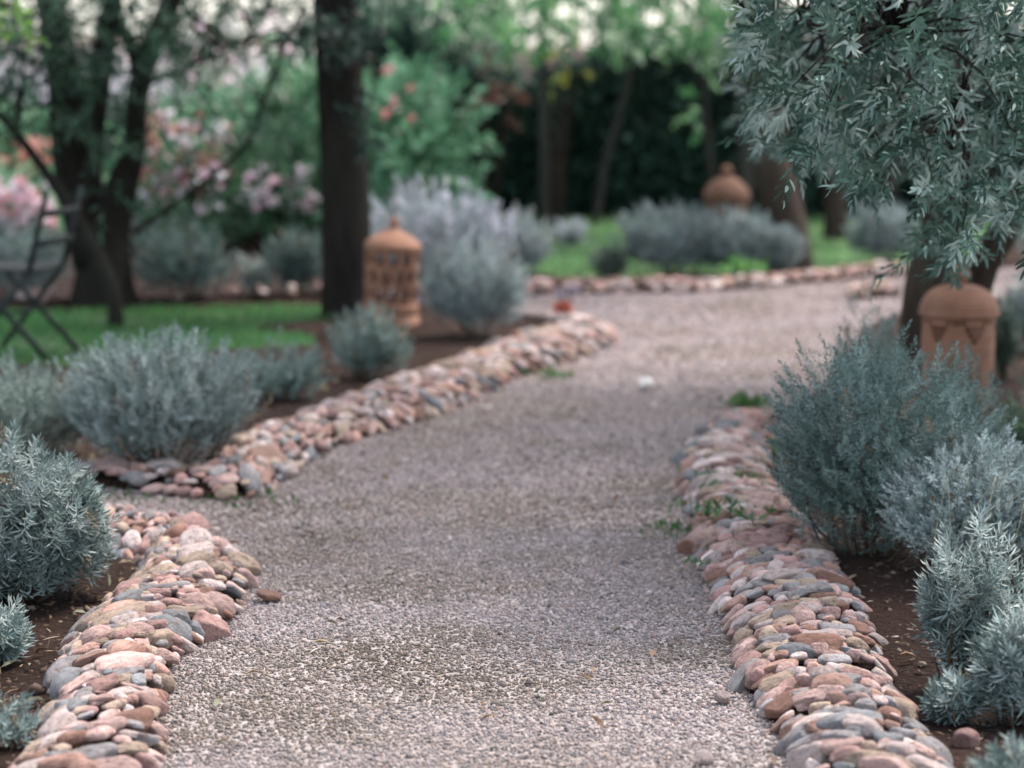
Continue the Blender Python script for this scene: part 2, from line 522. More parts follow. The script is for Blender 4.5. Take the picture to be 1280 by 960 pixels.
parts = []
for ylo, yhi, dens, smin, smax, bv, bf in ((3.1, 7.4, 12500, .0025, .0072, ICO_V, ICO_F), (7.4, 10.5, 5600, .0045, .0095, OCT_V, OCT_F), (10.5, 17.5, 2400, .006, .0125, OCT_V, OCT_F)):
    P = scatter(PATH_POLY, dens, ylo, yhi)
    n = len(P)
    size = smin + (smax - smin) * rng.beta(1.6, 2.6, n)
    big = rng.random(n) < .012
    size[big] *= rng.uniform(1.4, 2.1, big.sum())
    c = GRAVEL_COL[rng.choice(len(GRAVEL_COL), n, p=GRAVEL_W)] * rng.uniform(.75, 1.25, (n, 1)) * ([.98, .92, .95] if ylo > 10 else [.78, .75, .755] if ylo > 7 else [.655, .645, .645])  # nearer bands tinted darker, far band paler: path's light put into pebble colour
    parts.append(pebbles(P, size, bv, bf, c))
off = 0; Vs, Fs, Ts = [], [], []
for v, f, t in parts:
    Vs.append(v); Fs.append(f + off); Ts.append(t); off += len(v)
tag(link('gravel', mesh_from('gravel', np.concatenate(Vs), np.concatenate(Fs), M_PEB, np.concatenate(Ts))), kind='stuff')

# ------------------------------------------------------------------ cobbles
def ico_sub(level):
    V = [tuple(v) for v in ICO_V]; F = ICO_F.tolist()
    for _ in range(level):
        cache = {}; F2 = []
        def midp(a, b):
            key = (min(a, b), max(a, b))
            if key not in cache:
                m = norm((np.array(V[a]) + np.array(V[b])) / 2); V.append(tuple(m)); cache[key] = len(V) - 1
            return cache[key]
        for a, b, c in F:
            ab, bc, ca = midp(a, b), midp(b, c), midp(c, a)
            F2 += [[a, ab, ca], [b, bc, ab], [c, ca, bc], [ab, bc, ca]]
        F = F2
    return np.array(V), np.array(F)


SPH_V, SPH_F = ico_sub(3)
SPL_V, SPL_F = ico_sub(2)


def stone_shape(seed, V0, kind):
    r = np.random.default_rng(seed)
    V = V0.copy()
    p = r.uniform(2.2, 3.4)                                    # superellipsoid, water-worn
    V = V / (np.abs(V) ** p).sum(1, keepdims=True) ** (1 / p)
    for f, a in ((1.3, .16), (2.3, .10), (4.2, .05), (8.5, .02)):
        d = norm(r.normal(size=(5, 3))); ph = r.uniform(0, 6.28, 5)
        V = V * (1 + a * np.mean(np.sin(f * V0 @ d.T * 1.7 + ph), axis=1, keepdims=True) * 1.5)
    for _ in range(5 if kind else 3):                          # worn facets
        d = norm(r.normal(size=3)); lim = r.uniform(.6, .85)
        h = V @ d; V = V - np.outer(np.maximum(h - lim, 0) * .85, d)
    V[:, 0] *= 1 + .18 * r.normal() * V[:, 1]                  # egg-shaped taper
    return V


SHAPES = [stone_shape(100 + i, SPH_V, i % 2) for i in range(12)]
SHAPES_LO = [stone_shape(100 + i, SPL_V, i % 2) for i in range(12)]
STONE_ME = {}


def stone_mesh(i, col):
    k = (i, col)
    if k not in STONE_ME:
        STONE_ME[k] = mesh_from('cobble', SHAPES[i], SPH_F, M_COB[col], smooth=True)
    return STONE_ME[k]


def resample(pts, n):
    pts = np.asarray(pts); d = np.concatenate([[0], np.cumsum(np.linalg.norm(np.diff(pts, axis=0), axis=1))])
    s = np.linspace(0, d[-1], n)
    return np.stack([np.interp(s, d, pts[:, i]) for i in range(2)], 1), d[-1]


stones = []      # (border, row, u, position, rotation matrix, scale, colour, shape)


def border(key, pa, be, h, step, rows, palette, size=1.0, flip=0, u0=0.0, u1=1.0):
    """a low bank of cobbles between the path-side edge pa and the bed-side edge be"""
    A = curve_pts(np.c_[gp(pa), np.zeros(len(pa))], 160)[:, :2]; B = curve_pts(np.c_[gp(be, h * .6), np.zeros(len(be))], 160)[:, :2]
    # bank of soil and small stones below the cobbles
    mb = MB()
    vs = np.linspace(-.05, 1.05, 9)
    prof = h * .55 * np.clip(1 - np.abs(2 * vs - 1) ** 2.6, -.3, 1) - .012
    V = (A[:, None] * (1 - vs)[None, :, None] + B[:, None] * vs[None, :, None])
    V = np.concatenate([V, np.broadcast_to(prof[None, :, None], V.shape[:2] + (1,))], -1)
    V[..., 2] += rng.normal(0, .004, V.shape[:2])
    i = np.arange(159)[:, None] * 9; j = np.arange(8)[None]
    mb.add(V.reshape(-1, 3), np.stack([i + j, i + j + 1, i + 9 + j + 1, i + 9 + j], -1).reshape(-1, 4))
    o = mb.build('soil', M_SOIL); tag(o, kind='structure')
    C = (A + B) / 2
    L = np.linalg.norm(np.diff(C, axis=0), axis=1).sum()
    s = np.concatenate([[0], np.cumsum(np.linalg.norm(np.diff(C, axis=0), axis=1))]) / L
    u = 0.0
    names = list(palette); w = np.array([palette[k] for k in names], float); w /= w.sum()
    course = 0
    while u < L:
        t = u / L
        ii = min(int(np.searchsorted(s, t)), 158)
        a, b = A[ii], B[ii]
        wdt = np.linalg.norm(b - a)
        across = (b - a) / max(wdt, 1e-6)
        tang = norm(C[min(ii + 3, 159)] - C[max(ii - 3, 0)])
        nr = max(2, int(round(wdt / (.059 * size))))
        offv = rng.uniform(-.25, .25) / nr
        for r in range(nr):
            v = (r + .5) / nr + offv + rng.normal(0, .12) / nr
            edge = r == 0 or r == nr - 1
            du = rng.normal(0, .22) * step
            lng = rng.lognormal(math.log(.0345), .3) * size
            wid = lng * rng.uniform(.40, .66); thk = lng * rng.uniform(.32, .52)
            if rng.random() < .16: lng *= .62; wid *= .75
            if rng.random() < .05: lng *= 1.3; wid *= 1.15
            zz = h * max(0.0, 1 - abs(2 * v - 1) ** 2.3) * .78 + rng.normal(0, .006) + .012
            slope = -np.sign(v - .5) * min(1.0, abs(2 * v - 1) ** 2) * .75
            ang = rng.normal(0, .32)
            if key in ('far', 'back', 'turn') or (key == 'lantern' and t < .36): ang += 1.45; slope *= .3
            ax = np.r_[across * math.cos(ang) + tang * math.sin(ang), 0.0]
            ax = ax * math.cos(slope) + np.array([0, 0, 1.0]) * math.sin(slope)
            roll = rng.normal(.55, .3) * (1 if rng.random() < .85 else -1)   # leaning on one another like shingles
            up = np.array([0, 0, 1.0]); y = norm(np.cross(up, ax)); z = np.cross(ax, y)
            y2 = y * math.cos(roll) + z * math.sin(roll); z2 = np.cross(ax, y2)
            p2 = a + (b - a) * v + tang * du
            pos = np.array([p2[0], p2[1], max(zz, thk * .45 - .008)])
            row = 'path side' if v < .3 else ('bed side' if v > .7 else 'crest')
            stones.append([key, row, u + du, pos, np.stack([ax, y2, z2], 1), np.array([lng, wid, thk]), names[rng.choice(len(names), p=w)], int(rng.integers(12))])
        u += step * size * rng.uniform(.82, 1.18)
        course += 1


PAL = {'pink': 21, 'salmon': 9, 'pale': 18, 'grey': 17, 'slate': 8, 'tan': 15, 'brown': 7, 'rose': 11}
PALN = {'pink': 21, 'salmon': 14, 'pale': 18, 'grey': 13, 'slate': 7, 'tan': 15, 'brown': 8, 'rose': 12}
border('olive', R_PATH, R_BED, .10, .0385, 4, PAL)
border('round', L_PATH, L_BED, .10, .0385, 4, PALN)
border('lantern', M_PATH_, M_BED_, .07, .054, 4, {'pink': 24, 'salmon': 14, 'pale': 26, 'grey': 12, 'slate': 5, 'tan': 14, 'brown': 6, 'rose': 12}, 1.0)
border('far', F_PATH, F_BED, .07, .08, 2, {'pink': 28, 'salmon': 18, 'pale': 24, 'tan': 10, 'rose': 12, 'brown': 4}, .92)
border('back', B_PATH, B_BED, .10, .13, 2, {'pink': 28, 'salmon': 18, 'pale': 26, 'tan': 10, 'rose': 8}, 1.4)
border('turn', [(1062, 378), (1090, 374), (1125, 370)], [(1075, 362), (1095, 358), (1125, 354)], .09, .1, 2, {'pink': 10, 'tan': 10, 'salmon': 6}, 1.2)

BORDER_WORD = {'olive': 'olive-tree border', 'round': 'round-ended border', 'lantern': 'latticed-lantern border'}


def px_of(p):
    d = np.asarray(p, float) - np.array([0, 0, CAMZ])
    f = d[1] * CP - d[2] * SP; up = d[1] * SP + d[2] * CP
    return 640 + FOC * d[0] / f, 480 - FOC * up / f, f


def ordinal(n):
    base = ['', 'first', 'second', 'third', 'fourth', 'fifth', 'sixth', 'seventh', 'eighth', 'ninth', 'tenth', 'eleventh', 'twelfth', 'thirteenth', 'fourteenth', 'fifteenth', 'sixteenth', 'seventeenth', 'eighteenth', 'nineteenth']
    if n < 20: return base[n]
    tens = {2: 'twent', 3: 'thirt', 4: 'fort', 5: 'fift', 6: 'sixt'}[n // 10]
    return tens + 'ieth' if n % 10 == 0 else tens + 'y-' + base[n % 10]


def shape_word(s):
    lng, wid, thk = s
    if lng > .046: return 'big'
    if wid / lng > .62: return 'round'
    if wid / lng < .5: return 'long'
    if lng < .028: return 'small'
    return 'oval'


vis = []
for st in stones:
    x, y, f = px_of(st[3])
    m = st[5][0] * FOC / f
    show = -m < x < 1280 + m and -m < y < 960 + m
    vis.append((st[5][0] * st[5][1] / f ** 2 if show else -1))
order = np.argsort(vis)[::-1]
single = [i for i in order if vis[i] > 0 and stones[i][0] in BORDER_WORD][:300]
sset = set(single)
count = {}
for i in sorted(single, key=lambda k: stones[k][2]):
    key, row, u, pos, R, s, col, shp = stones[i]
    w = shape_word(s)
    k = (key, row, col, w); count[k] = count.get(k, 0) + 1
    o = link('cobble', stone_mesh(shp, col))
    M = Matrix([list(R[r] * s) + [pos[r]] for r in range(3)] + [[0, 0, 0, 1]])
    o.matrix_world = M
    n = count[k]
    lab = f"{ordinal(n)} {w} {COLWORD[col]} cobble from near end, {row}, {BORDER_WORD[key]}"
    tag(o, lab, 'stone', 'cobbles edging the gravel path')
Vs, Fs, Ts, off = [], [], [], 0
for i, (key, row, u, pos, R, s, col, shp) in enumerate(stones):
    if i in sset: continue
    v = (SHAPES_LO[shp] * s) @ R.T + pos
    Vs.append(v); Fs.append(SPL_F + off); off += len(v)
    Ts.append(np.tile(np.array(COBBLE[col]) * rng.uniform(.75, 1.25), (len(v), 1)))
tag(link('cobbles', mesh_from('cobbles', np.concatenate(Vs), np.concatenate(Fs), M_COBT, np.concatenate(Ts), smooth=True)), kind='stuff')

# a few loose stones that lie on their own
def loose(px, py, size, col, label, shp=0, flat=.7, rz=0.3):
    p = ground(px, py)
    o = link('loose_stone', stone_mesh(shp, col))
    o.scale = (size, size * .85, size * flat); o.rotation_euler = (0.1, .15, rz)
    o.location = (p[0], p[1], size * flat * .55 + .012)
    tag(o, label, 'stone', 'loose stones lying apart from the borders')
    return o


loose(1208, 944, .034, 'rose', 'round rust-pink stone lying alone on the bare soil under the lavender', 2, .95)
loose(808, 488, .034, 'white', 'white round stone alone in the middle of the gravel path', 4, .85)
loose(904, 880, .018, 'pale', 'small whitish stone on the gravel beside the olive tree border', 6)
loose(880, 957, .020, 'pale', 'pale stone on the gravel at the very front of the path', 8)
loose(336, 752, .033, 'brown', 'flat red-brown stone slipped onto the gravel from the round-ended border', 3, .4)
loose(856, 693, .028, 'brown', 'rust-brown stone standing beside green weeds at the path edge', 5, .9)
loose(1082, 705, .02, 'pale', 'small cream stone on soil behind the olive tree border', 7)
loose(1120, 806, .012, 'pale', 'tiny white stone on bare brown soil beside the olive border', 9)
loose(1152, 838, .011, 'tan', 'tiny buff stone on bare soil in front of the silver lavender', 1)
# ------------------------------------------------------------------ foliage
def leaves(P, D, L, Wd, up=None, bend=.15, hexa=False):
    """one narrow blade per row: base P, unit direction D, length L, width Wd"""
    n = len(P)
    if up is None: up = norm(rng.normal(size=(n, 3)))
    S = norm(np.cross(D, up)); U = np.cross(S, D)
    L = L[:, None]; Wd = Wd[:, None] * .5
    if hexa:
        a = P + D * L * .3 + U * L * bend * .5; b = P + D * L * .72 + U * L * bend * .6
        tip = P + D * L - U * L * bend * .2
        V = np.stack([P, a + S * Wd, b + S * Wd * .8, tip, b - S * Wd * .8, a - S * Wd], 1)
    else:
        m = P + D * L * .5 + U * L * bend * .5
        V = np.stack([P, m + S * Wd, P + D * L, m - S * Wd], 1)
    k = V.shape[1]
    return V.reshape(-1, 3), np.arange(n * k).reshape(n, k), k


def palette(cols, n, var=.2, ws=None):
    cols = np.asarray(cols, float)
    c = cols[rng.choice(len(cols), n, p=None if ws is None else np.asarray(ws) / np.sum(ws))]
    return c * rng.uniform(1 - var, 1 + var, (n, 1))


LAV = [[.23, .295, .28], [.18, .245, .23], [.31, .37, .355], [.13, .185, .17]]
LAVG = [[.155, .225, .205], [.12, .185, .165], [.21, .28, .262], [.085, .138, .12]]
LAVB = [[.21, .27, .265], [.29, .35, .345], [.15, .205, .2]]
LILAC = [[.58, .57, .63], [.66, .65, .70], [.46, .47, .52], [.32, .36, .37]]


def sprigs(base, axis_, S, m, leaf, width, cols, angle0=72, angle1=22, hexa=False, var=.18, bend=.12):
    """leafy shoots: m narrow leaves spiralling up each axis"""
    n = len(base)
    ref = norm(rng.normal(size=(n, 3)))
    A = norm(np.cross(axis_, ref)); B = np.cross(axis_, A)
    t = (np.arange(m)[None, :] + rng.uniform(0, 1, (n, m))) / m
    az = np.arange(m)[None, :] * 2.4 + rng.uniform(0, 6.28, (n, 1)) + rng.normal(0, .3, (n, m))
    el = np.radians(angle0 + (angle1 - angle0) * t) + rng.normal(0, .14, (n, m))
    rad = A[:, None] * np.cos(az)[..., None] + B[:, None] * np.sin(az)[..., None]
    D = norm(axis_[:, None] * np.cos(el)[..., None] + rad * np.sin(el)[..., None])
    P = base[:, None] + axis_[:, None] * (t * S[:, None])[..., None]
    L = leaf * (1.05 - .4 * t) * rng.uniform(.7, 1.25, (n, m))
    V, F, k = leaves(P.reshape(-1, 3), D.reshape(-1, 3), L.ravel(), np.full(n * m, width) * rng.uniform(.75, 1.2, n * m),
                     up=np.repeat(axis_, m, 0) + rng.normal(0, .25, (n * m, 3)), bend=-bend, hexa=hexa)
    c = np.repeat(cols, m, 0) * rng.uniform(1 - var, 1 + var, (n * m, 1))
    return V, F, np.repeat(c, k, 0)


def bush(name, label, cat, l, r, top, base, cols, n=260, m=26, S=.11, leaf=.028, width=.0042, depth=.85, upright=.8, group=None,
         hexa=False, lobes=7, seed=0, stems=14, ws=None, hollow=.25, low=-.4, flower=None):
    """a rounded shrub standing on the ground, its front foot at image row `base`"""
    g = np.random.default_rng(seed + 500)
    cx = (l + r) / 2
    front = ground(cx, base)
    s0 = px_of(front)[2]
    rx = (r - l) / 2 * s0 / FOC
    ry = rx * depth
    Yc = front[1] + ry * .8
    sc = px_of((front[0], Yc, 0))[2]
    C = np.array([(cx - 640) / FOC * sc, Yc, 0.0])
    rx = (r - l) / 2 * sc / FOC
    H = at(cx, top, Yc)[2] - .01
    root = empty(name, (C[0], C[1], 0.0))
    tag(root, label, cat, group)
    # lumpy dome
    ld = norm(np.c_[g.normal(size=(lobes, 2)), g.uniform(.1, 1.3, lobes)])
    la = g.uniform(.0, .36, lobes)
    d = norm(np.c_[g.normal(size=(n * 2, 2)), g.uniform(low, 1.0, n * 2) * 1.1])[:n]
    lump = .87 + (la[None] * np.maximum(0, d @ ld.T) ** 5).sum(1)
    rad = np.maximum(hollow, g.random(n) ** .38) * lump
    rad = rad * np.where(g.random(n) < .05, g.uniform(1.03, 1.16, n), 1.0)
    zc = H * .42
    P = np.c_[d[:, 0] * rx * rad, d[:, 1] * ry * rad, zc + d[:, 2] * np.where(d[:, 2] > 0, (H - zc), zc) * rad]
    keep = P[:, 2] > .015
    P, d = P[keep], d[keep]
    n = len(P)
    ax = norm(d * np.array([.8, .8, .4]) + np.array([0, 0, upright * .72]) + g.normal(0, .3, (n, 3)))
    Sv = S * g.uniform(.65, 1.3, n)
    Pb = P - ax * Sv[:, None] * .85
    Pb[:, 2] = np.maximum(Pb[:, 2], .01)
    cl = palette(cols, n, .2, ws)
    lt = g.uniform(.78, 1.25, lobes); cl = cl * (.35 + .65 * lt[np.argmax(d @ ld.T, 1)])[:, None]
    dead = g.random(n) < .035; cl[dead] = np.array([.2, .16, .11]) * g.uniform(.7, 1.2, (dead.sum(), 1))
    V, F, T = sprigs(Pb, ax, Sv, m, leaf, width, cl, hexa=hexa, angle0=86 if hexa else 72, angle1=30 if hexa else 22)
    link('foliage', mesh_from('foliage', V, F, M_LAV, T), root)
    mb = MB()
    for i in g.choice(n, min(stems, n), replace=False):
        p = Pb[i]; b0 = np.array([p[0] * .12, p[1] * .12, -.01])
        mb.tube(curve_pts([b0, (b0 + p) / 2 + np.array([p[0] * .2, p[1] * .2, -.02]) + g.normal(0, .01, 3), p], 7), np.linspace(.006, .0022, 7), 5, seed=i)
    mb.build('stem', M_STEM, root)
    if flower:
        fc, fn, fs = flower
        j = g.choice(n, min(fn, n), replace=False)
        tipP = P[j] + ax[j] * .02
        V, F, T = sprigs(tipP, norm(ax[j] + [0, 0, .5]), np.full(len(j), fs * 2.2), 12, fs, fs * .5, palette(fc, len(j), .15), 60, 20)
        link('blossom', mesh_from('blossom', V, F, M_PETAL, T), root)
    return root


GB = 'grey-leaved shrubs planted along the gravel path'
# right bed
bush('lavender_bush', 'largest grey-green shrub, spilling onto the stones in front of the dome lantern', 'shrub', 955, 1216, 428, 730, LAVG, 1700, 30, .12, .022, .0046, .9, .7, GB, seed=1, stems=30, lobes=11)
bush('lavender_bush', 'tall grey-green shrub against the gravel, just beside the olive trunk', 'shrub', 1030, 1150, 380, 575, LAVG, 420, 28, .12, .024, .005, .9, .9, GB, seed=2)
bush('lavender_bush', 'grey-green shrub hiding the foot of the dome lantern', 'shrub', 1138, 1262, 436, 655, LAVG, 640, 28, .12, .022, .0045, .8, .9, GB, seed=3)
bush('lavender_bush', 'silvery shrub with a pale rim and a bare dark middle', 'shrub', 1092, 1318, 548, 756, [[.33, .40, .385], [.25, .32, .305], [.42, .48, .465]], 1150, 30, .10, .024, .0046, .8, .7, GB, seed=4, hollow=.8, stems=60, low=-.05)
bush('lavender_bush', 'leggy silver lavender with thin bare stalks rising over bare soil', 'lavender', 1140, 1262, 648, 876, LAV, 170, 26, .10, .046, .0046, .8, 1.3, 'young silver lavenders on bare soil', seed=5, hexa=True, stems=30, low=-.3)
bush('lavender_bush', 'silver lavender cut by the edge of the picture, above the rust-pink stone', 'lavender', 1210, 1335, 755, 925, LAV, 150, 28, .09, 0.046, 0.0053, .8, 1.0, 'young silver lavenders on bare soil', seed=6, hexa=True, stems=20)
bush('lavender_bush', 'low tuft of silver lavender right behind the rust-pink stone', 'lavender', 1152, 1228, 838, 912, LAV, 70, 26, .06, 0.039, 0.0049, .8, .8, 'young silver lavenders on bare soil', seed=7, hexa=True, stems=12)
bush('lavender_bush', 'silver lavender tip showing in the very bottom corner', 'lavender', 1205, 1330, 925, 1040, LAV, 120, 28, .08, 0.041, 0.0053, .8, .9, 'young silver lavenders on bare soil', seed=8, hexa=True, stems=12)
bush('green_shrub', 'dull green shrub at the frame edge behind the silvery rimmed shrub', 'shrub', 1222, 1345, 505, 640, [[.07, .12, .075], [.09, .15, .085], [.06, .1, .07]], 420, 26, .12, .026, .006, .8, .9, GB, seed=9)
bush('lavender_bush', 'pale frosty shrub beyond the dome lantern at the frame edge', 'shrub', 1238, 1350, 325, 450, LAVB, 420, 26, .13, .03, .006, .8, .8, GB, seed=10)
bush('green_shrub', 'narrow dark green shrub just beside the dome lantern', 'shrub', 1232, 1275, 372, 480, [[.05, .085, .06], [.07, .11, .08]], 160, 26, .12, .026, .006, .8, 1.2, GB, seed=11)
bush('lavender_bush', 'pale shrub behind the olive trunk on the far side of the path', 'shrub', 1262, 1400, 240, 350, LAVB, 320, 24, .14, .034, .008, .8, .8, GB, seed=30)
# near left bed
bush('lavender_bush', 'silver lavender filling the near bed inside the round-ended border', 'lavender', -110, 156, 546, 778, LAV, 1050, 30, .085, 0.041, 0.0051, .85, .85, GB, seed=12, hexa=True, stems=40)
bush('lavender_bush', 'small lavender shoot on the soil below the near bed lavender', 'lavender', -85, 40, 742, 852, LAV, 130, 26, .07, 0.041, 0.0051, .8, 1.0, GB, seed=13, hexa=True)
bush('lavender_bush', 'lowest lavender shoot, beside the first stones of the round-ended border', 'lavender', -60, 48, 858, 962, LAV, 70, 24, .06, .03, .0044, .8, .9, GB, seed=14, hexa=True)
# middle left bed
bush('lavender_bush', 'big rounded grey-blue shrub behind the bend of the stone border', 'shrub', 84, 316, 394, 610, LAV + LAVB, 1250, 28, .12, .026, .0052, .85, .95, GB, seed=15, stems=30, lobes=10)
bush('lavender_bush', 'wide grey-green shrub in front of the folding chair', 'shrub', -90, 130, 430, 600, [[.17, .225, .2], [.14, .19, .165]], 760, 28, .13, .026, .0055, .85, 1.0, GB, seed=16)
bush('lavender_bush', 'low dusky shrub on soil between the grey-blue shrub and the dark trunk', 'shrub', 280, 415, 416, 512, LAVG, 260, 26, .11, .026, .006, .8, .9, GB, seed=17)
bush('lavender_bush', 'small spiky shrub in front of the latticed lantern and dark trunk', 'shrub', 408, 520, 380, 480, LAVG, 330, 26, .12, .028, .006, .8, 1.0, GB, seed=18)
# beyond the latticed lantern
bush('lavender_bush', 'tall shrub with lilac-white flowering top behind the latticed lantern', 'shrub', 462, 648, 236, 374, [[.36, .40, .42], [.28, .33, .34], [.46, .48, .52]], 1000, 24, .13, .034, .0085, .8, .9, GB, seed=19, flower=(LILAC, 500, .03))
bush('lavender_bush', 'grey-blue shrub reaching the path beyond the latticed lantern', 'shrub', 530, 666, 288, 432, [[.33, .385, .395], [.27, .33, .33], [.2, .26, .255]], 950, 26, .13, .03, .0065, .8, .9, GB, seed=20)
bush('lavender_bush', 'pale rounded shrub next to the far lawn, behind the lilac-topped one', 'shrub', 590, 690, 262, 352, [[.25, .31, .32], [.32, .37, .38]], 520, 22, .15, .036, .009, .8, .8, GB, seed=21, flower=([[.4, .42, .42]], 120, .03))
bush('lavender_bush', 'rounded grey-blue shrub in front of the bell-lidded lantern, on the open lawn side', 'shrub', 778, 905, 258, 352, LAVB + [[.3, .35, .35]], 900, 22, .13, .034, .009, .7, .4, GB, seed=22, lobes=9)
bush('lavender_bush', 'grey-blue shrub in front of the bell-lidded lantern, on the thick brown trunk side', 'shrub', 872, 998, 264, 352, LAVB + [[.3, .35, .35]], 900, 22, .13, .034, .009, .7, .4, GB, seed=42, lobes=9)
bush('lavender_bush', 'grey-blue shrub across the path, seen beneath the olive leaves', 'shrub', 1052, 1160, 240, 340, LAVB, 420, 22, .15, .036, .009, .7, .8, GB, seed=23)
bush('lavender_bush', 'low faded shrub at the lawn edge beside the rounded pair by the bell-lidded lantern', 'shrub', 738, 785, 304, 350, [[.2, .25, .2], [.16, .22, .17]], 180, 22, .12, .034, .009, .7, .8, GB, seed=24)
bush('white_flower_bush', 'small white-flowered plant standing on the far lawn', 'plant', 698, 728, 280, 312, [[.4, .45, .42]], 60, 18, .12, .04, .012, .8, .9, seed=25, flower=([[.7, .7, .7]], 50, .04))
# behind the lawn on the left
bush('lavender_bush', 'grey-green shrub behind the lawn beside the many-stemmed tree', 'shrub', 165, 300, 268, 384, LAVG, 420, 24, .14, .036, .009, .7, .8, GB, seed=26)
bush('lavender_bush', 'grey shrub behind the back of the folding chair', 'shrub', -60, 90, 268, 384, LAVB, 420, 24, .14, .036, .009, .7, .8, GB, seed=27)
bush('lavender_bush', 'pale whitish shrub behind the lawn beside the dark trunk', 'shrub', 300, 345, 315, 372, [[.3, .36, .32], [.4, .44, .42]], 160, 22, .12, .034, .009, .7, .8, GB, seed=28)
bush('lavender_bush', 'blue-grey shrub half hidden by the dark trunk across the lawn', 'shrub', 335, 412, 278, 372, LAVG, 260, 24, .14, .036, .009, .7, .8, GB, seed=29)


def dry_stalks(parent_loc, n, h, seed):
    g = np.random.default_rng(seed); mb = MB()
    for i in range(n):
        b0 = np.array([g.normal(0, .05), g.normal(0, .04), .12]); tip = b0 + [g.normal(0, .07), g.normal(0, .05), h * g.uniform(.6, 1)]
        mb.tube(curve_pts([b0, (b0 + tip) / 2 + g.normal(0, .012, 3), tip], 7), np.linspace(.0016, .001, 7), 4)
    return mb


o = [x for x in bpy.data.objects if x.get('label', '').startswith('silvery shrub with a pale rim')][0]
mb = dry_stalks(o.location, 14, .24, 3)
V = np.concatenate(mb.v); mb.v = [V + np.array([-.02, -.12, .05])]
mb.build('dry_stalk', M_STRAW, o, tint=np.full((len(V), 3), 1.0) * [.42, .36, .22])


# weeds between the stones
def weed(px, py, label, n=26, h=.05, z=0.0, cols=((.07, .15, .045), (.10, .19, .07), (.05, .12, .04)), sp=.05):
    p = ground(px, py, z)
    r = empty('weed_tuft', p); tag(r, label, 'weed', 'green weeds along the stones')
    P = np.c_[rng.normal(0, sp, (n, 2)), np.zeros(n)]
    D = norm(np.c_[rng.normal(0, .6, (n, 2)), rng.uniform(.3, 1.2, n)])
    V, F, k = leaves(P, D, rng.uniform(.4, 1.0, n) * h, rng.uniform(.15, .35, n) * h, hexa=True)
    link('foliage', mesh_from('foliage', V, F, M_GREEN, np.repeat(palette(cols, n), k, 0)), r)
    return r


weed(848, 662, 'green weeds in the gravel beside the rust-brown stone', 60, .045, sp=.06)
weed(905, 640, 'moss-green tuft growing on top of the olive border stones', 70, .05, .1, sp=.07)
weed(900, 600, 'green tuft among the far stones of the olive border', 60, .05, .09, sp=.07)
weed(872, 705, 'small dark green sprout between near pink stones', 14, .035, .08, sp=.02)
weed(930, 508, 'leafy green weed at the tip of the olive border', 40, .09, sp=.05)
weed(966, 560, 'yellow-green weed under the largest grey-green shrub', 40, .06, .04, cols=((.2, .3, .05), (.12, .26, .05)), sp=.05)
weed(690, 470, 'bright green weed at the foot of the lantern border stones', 40, .06, sp=.05)
weed(165, 622, 'green weeds along the foot of the bent stone border', 60, .04, sp=.12)
weed(300, 628, 'mossy weeds at the bend of the stone border', 60, .035, sp=.1)
weed(190, 480, 'lime-green weed between the two wide left shrubs', 70, .12, .05, cols=((.16, .3, .07), (.12, .26, .06)), sp=.06)
weed(925, 338, 'bright green leaves under the rounded pair by the bell-lidded lantern', 50, .14, .1, cols=((.10, .26, .07), (.14, .3, .1)), sp=.08)
weed(1275, 545, 'lime leaves at the frame edge near the lantern foot', 50, .1, .05, cols=((.2, .4, .08), (.14, .3, .06)), sp=.06)


# orange-based flowers at the end of the lantern border
p = ground(706, 402)
r = empty('flower_plant', (p[0], p[1], 0.05)); r.scale = (.55, .55, .6); tag(r, 'little plant with orange-red base leaves and pale lilac heads by the path', 'plant')
n = 46
P = np.c_[rng.normal(0, .05, n) , rng.normal(0, .03, n), np.zeros(n)]
V, F, k = leaves(P, norm(np.c_[rng.normal(0, .3, (n, 2)), np.ones(n)]), rng.uniform(.07, .15, n), rng.uniform(.02, .035, n), hexa=True)
link('foliage', mesh_from('foliage', V, F, M_PETAL, np.repeat(palette([[.7, .22, .13], [.75, .3, .2], [.42, .12, .08]], n), k, 0)), r)
mb = MB(); heads = []
for dx, hh in ((-.06, .2), (.05, .22), (.1, .25), (.07, .18), (-.02, .17)):
    mb.tube(curve_pts([(dx * .4, 0, 0), (dx * .8, .01, hh * .5), (dx, 0, hh)], 6), .003, 5); heads.append((dx, 0, hh))
mb.build('stem', M_STEM, r)
for h_ in heads:
    hd = np.array(h_) + rng.normal(0, .018, (22, 3))
    V, F, k = leaves(hd, norm(rng.normal(size=(22, 3)) + [0, -.3, .4]), rng.uniform(.03, .055, 22), rng.uniform(.02, .03, 22), hexa=True)
    link('flower', mesh_from('flower', V, F, M_PETAL, np.repeat(palette([[.4, .36, .42], [.36, .33, .4]], 22), k, 0)), r)

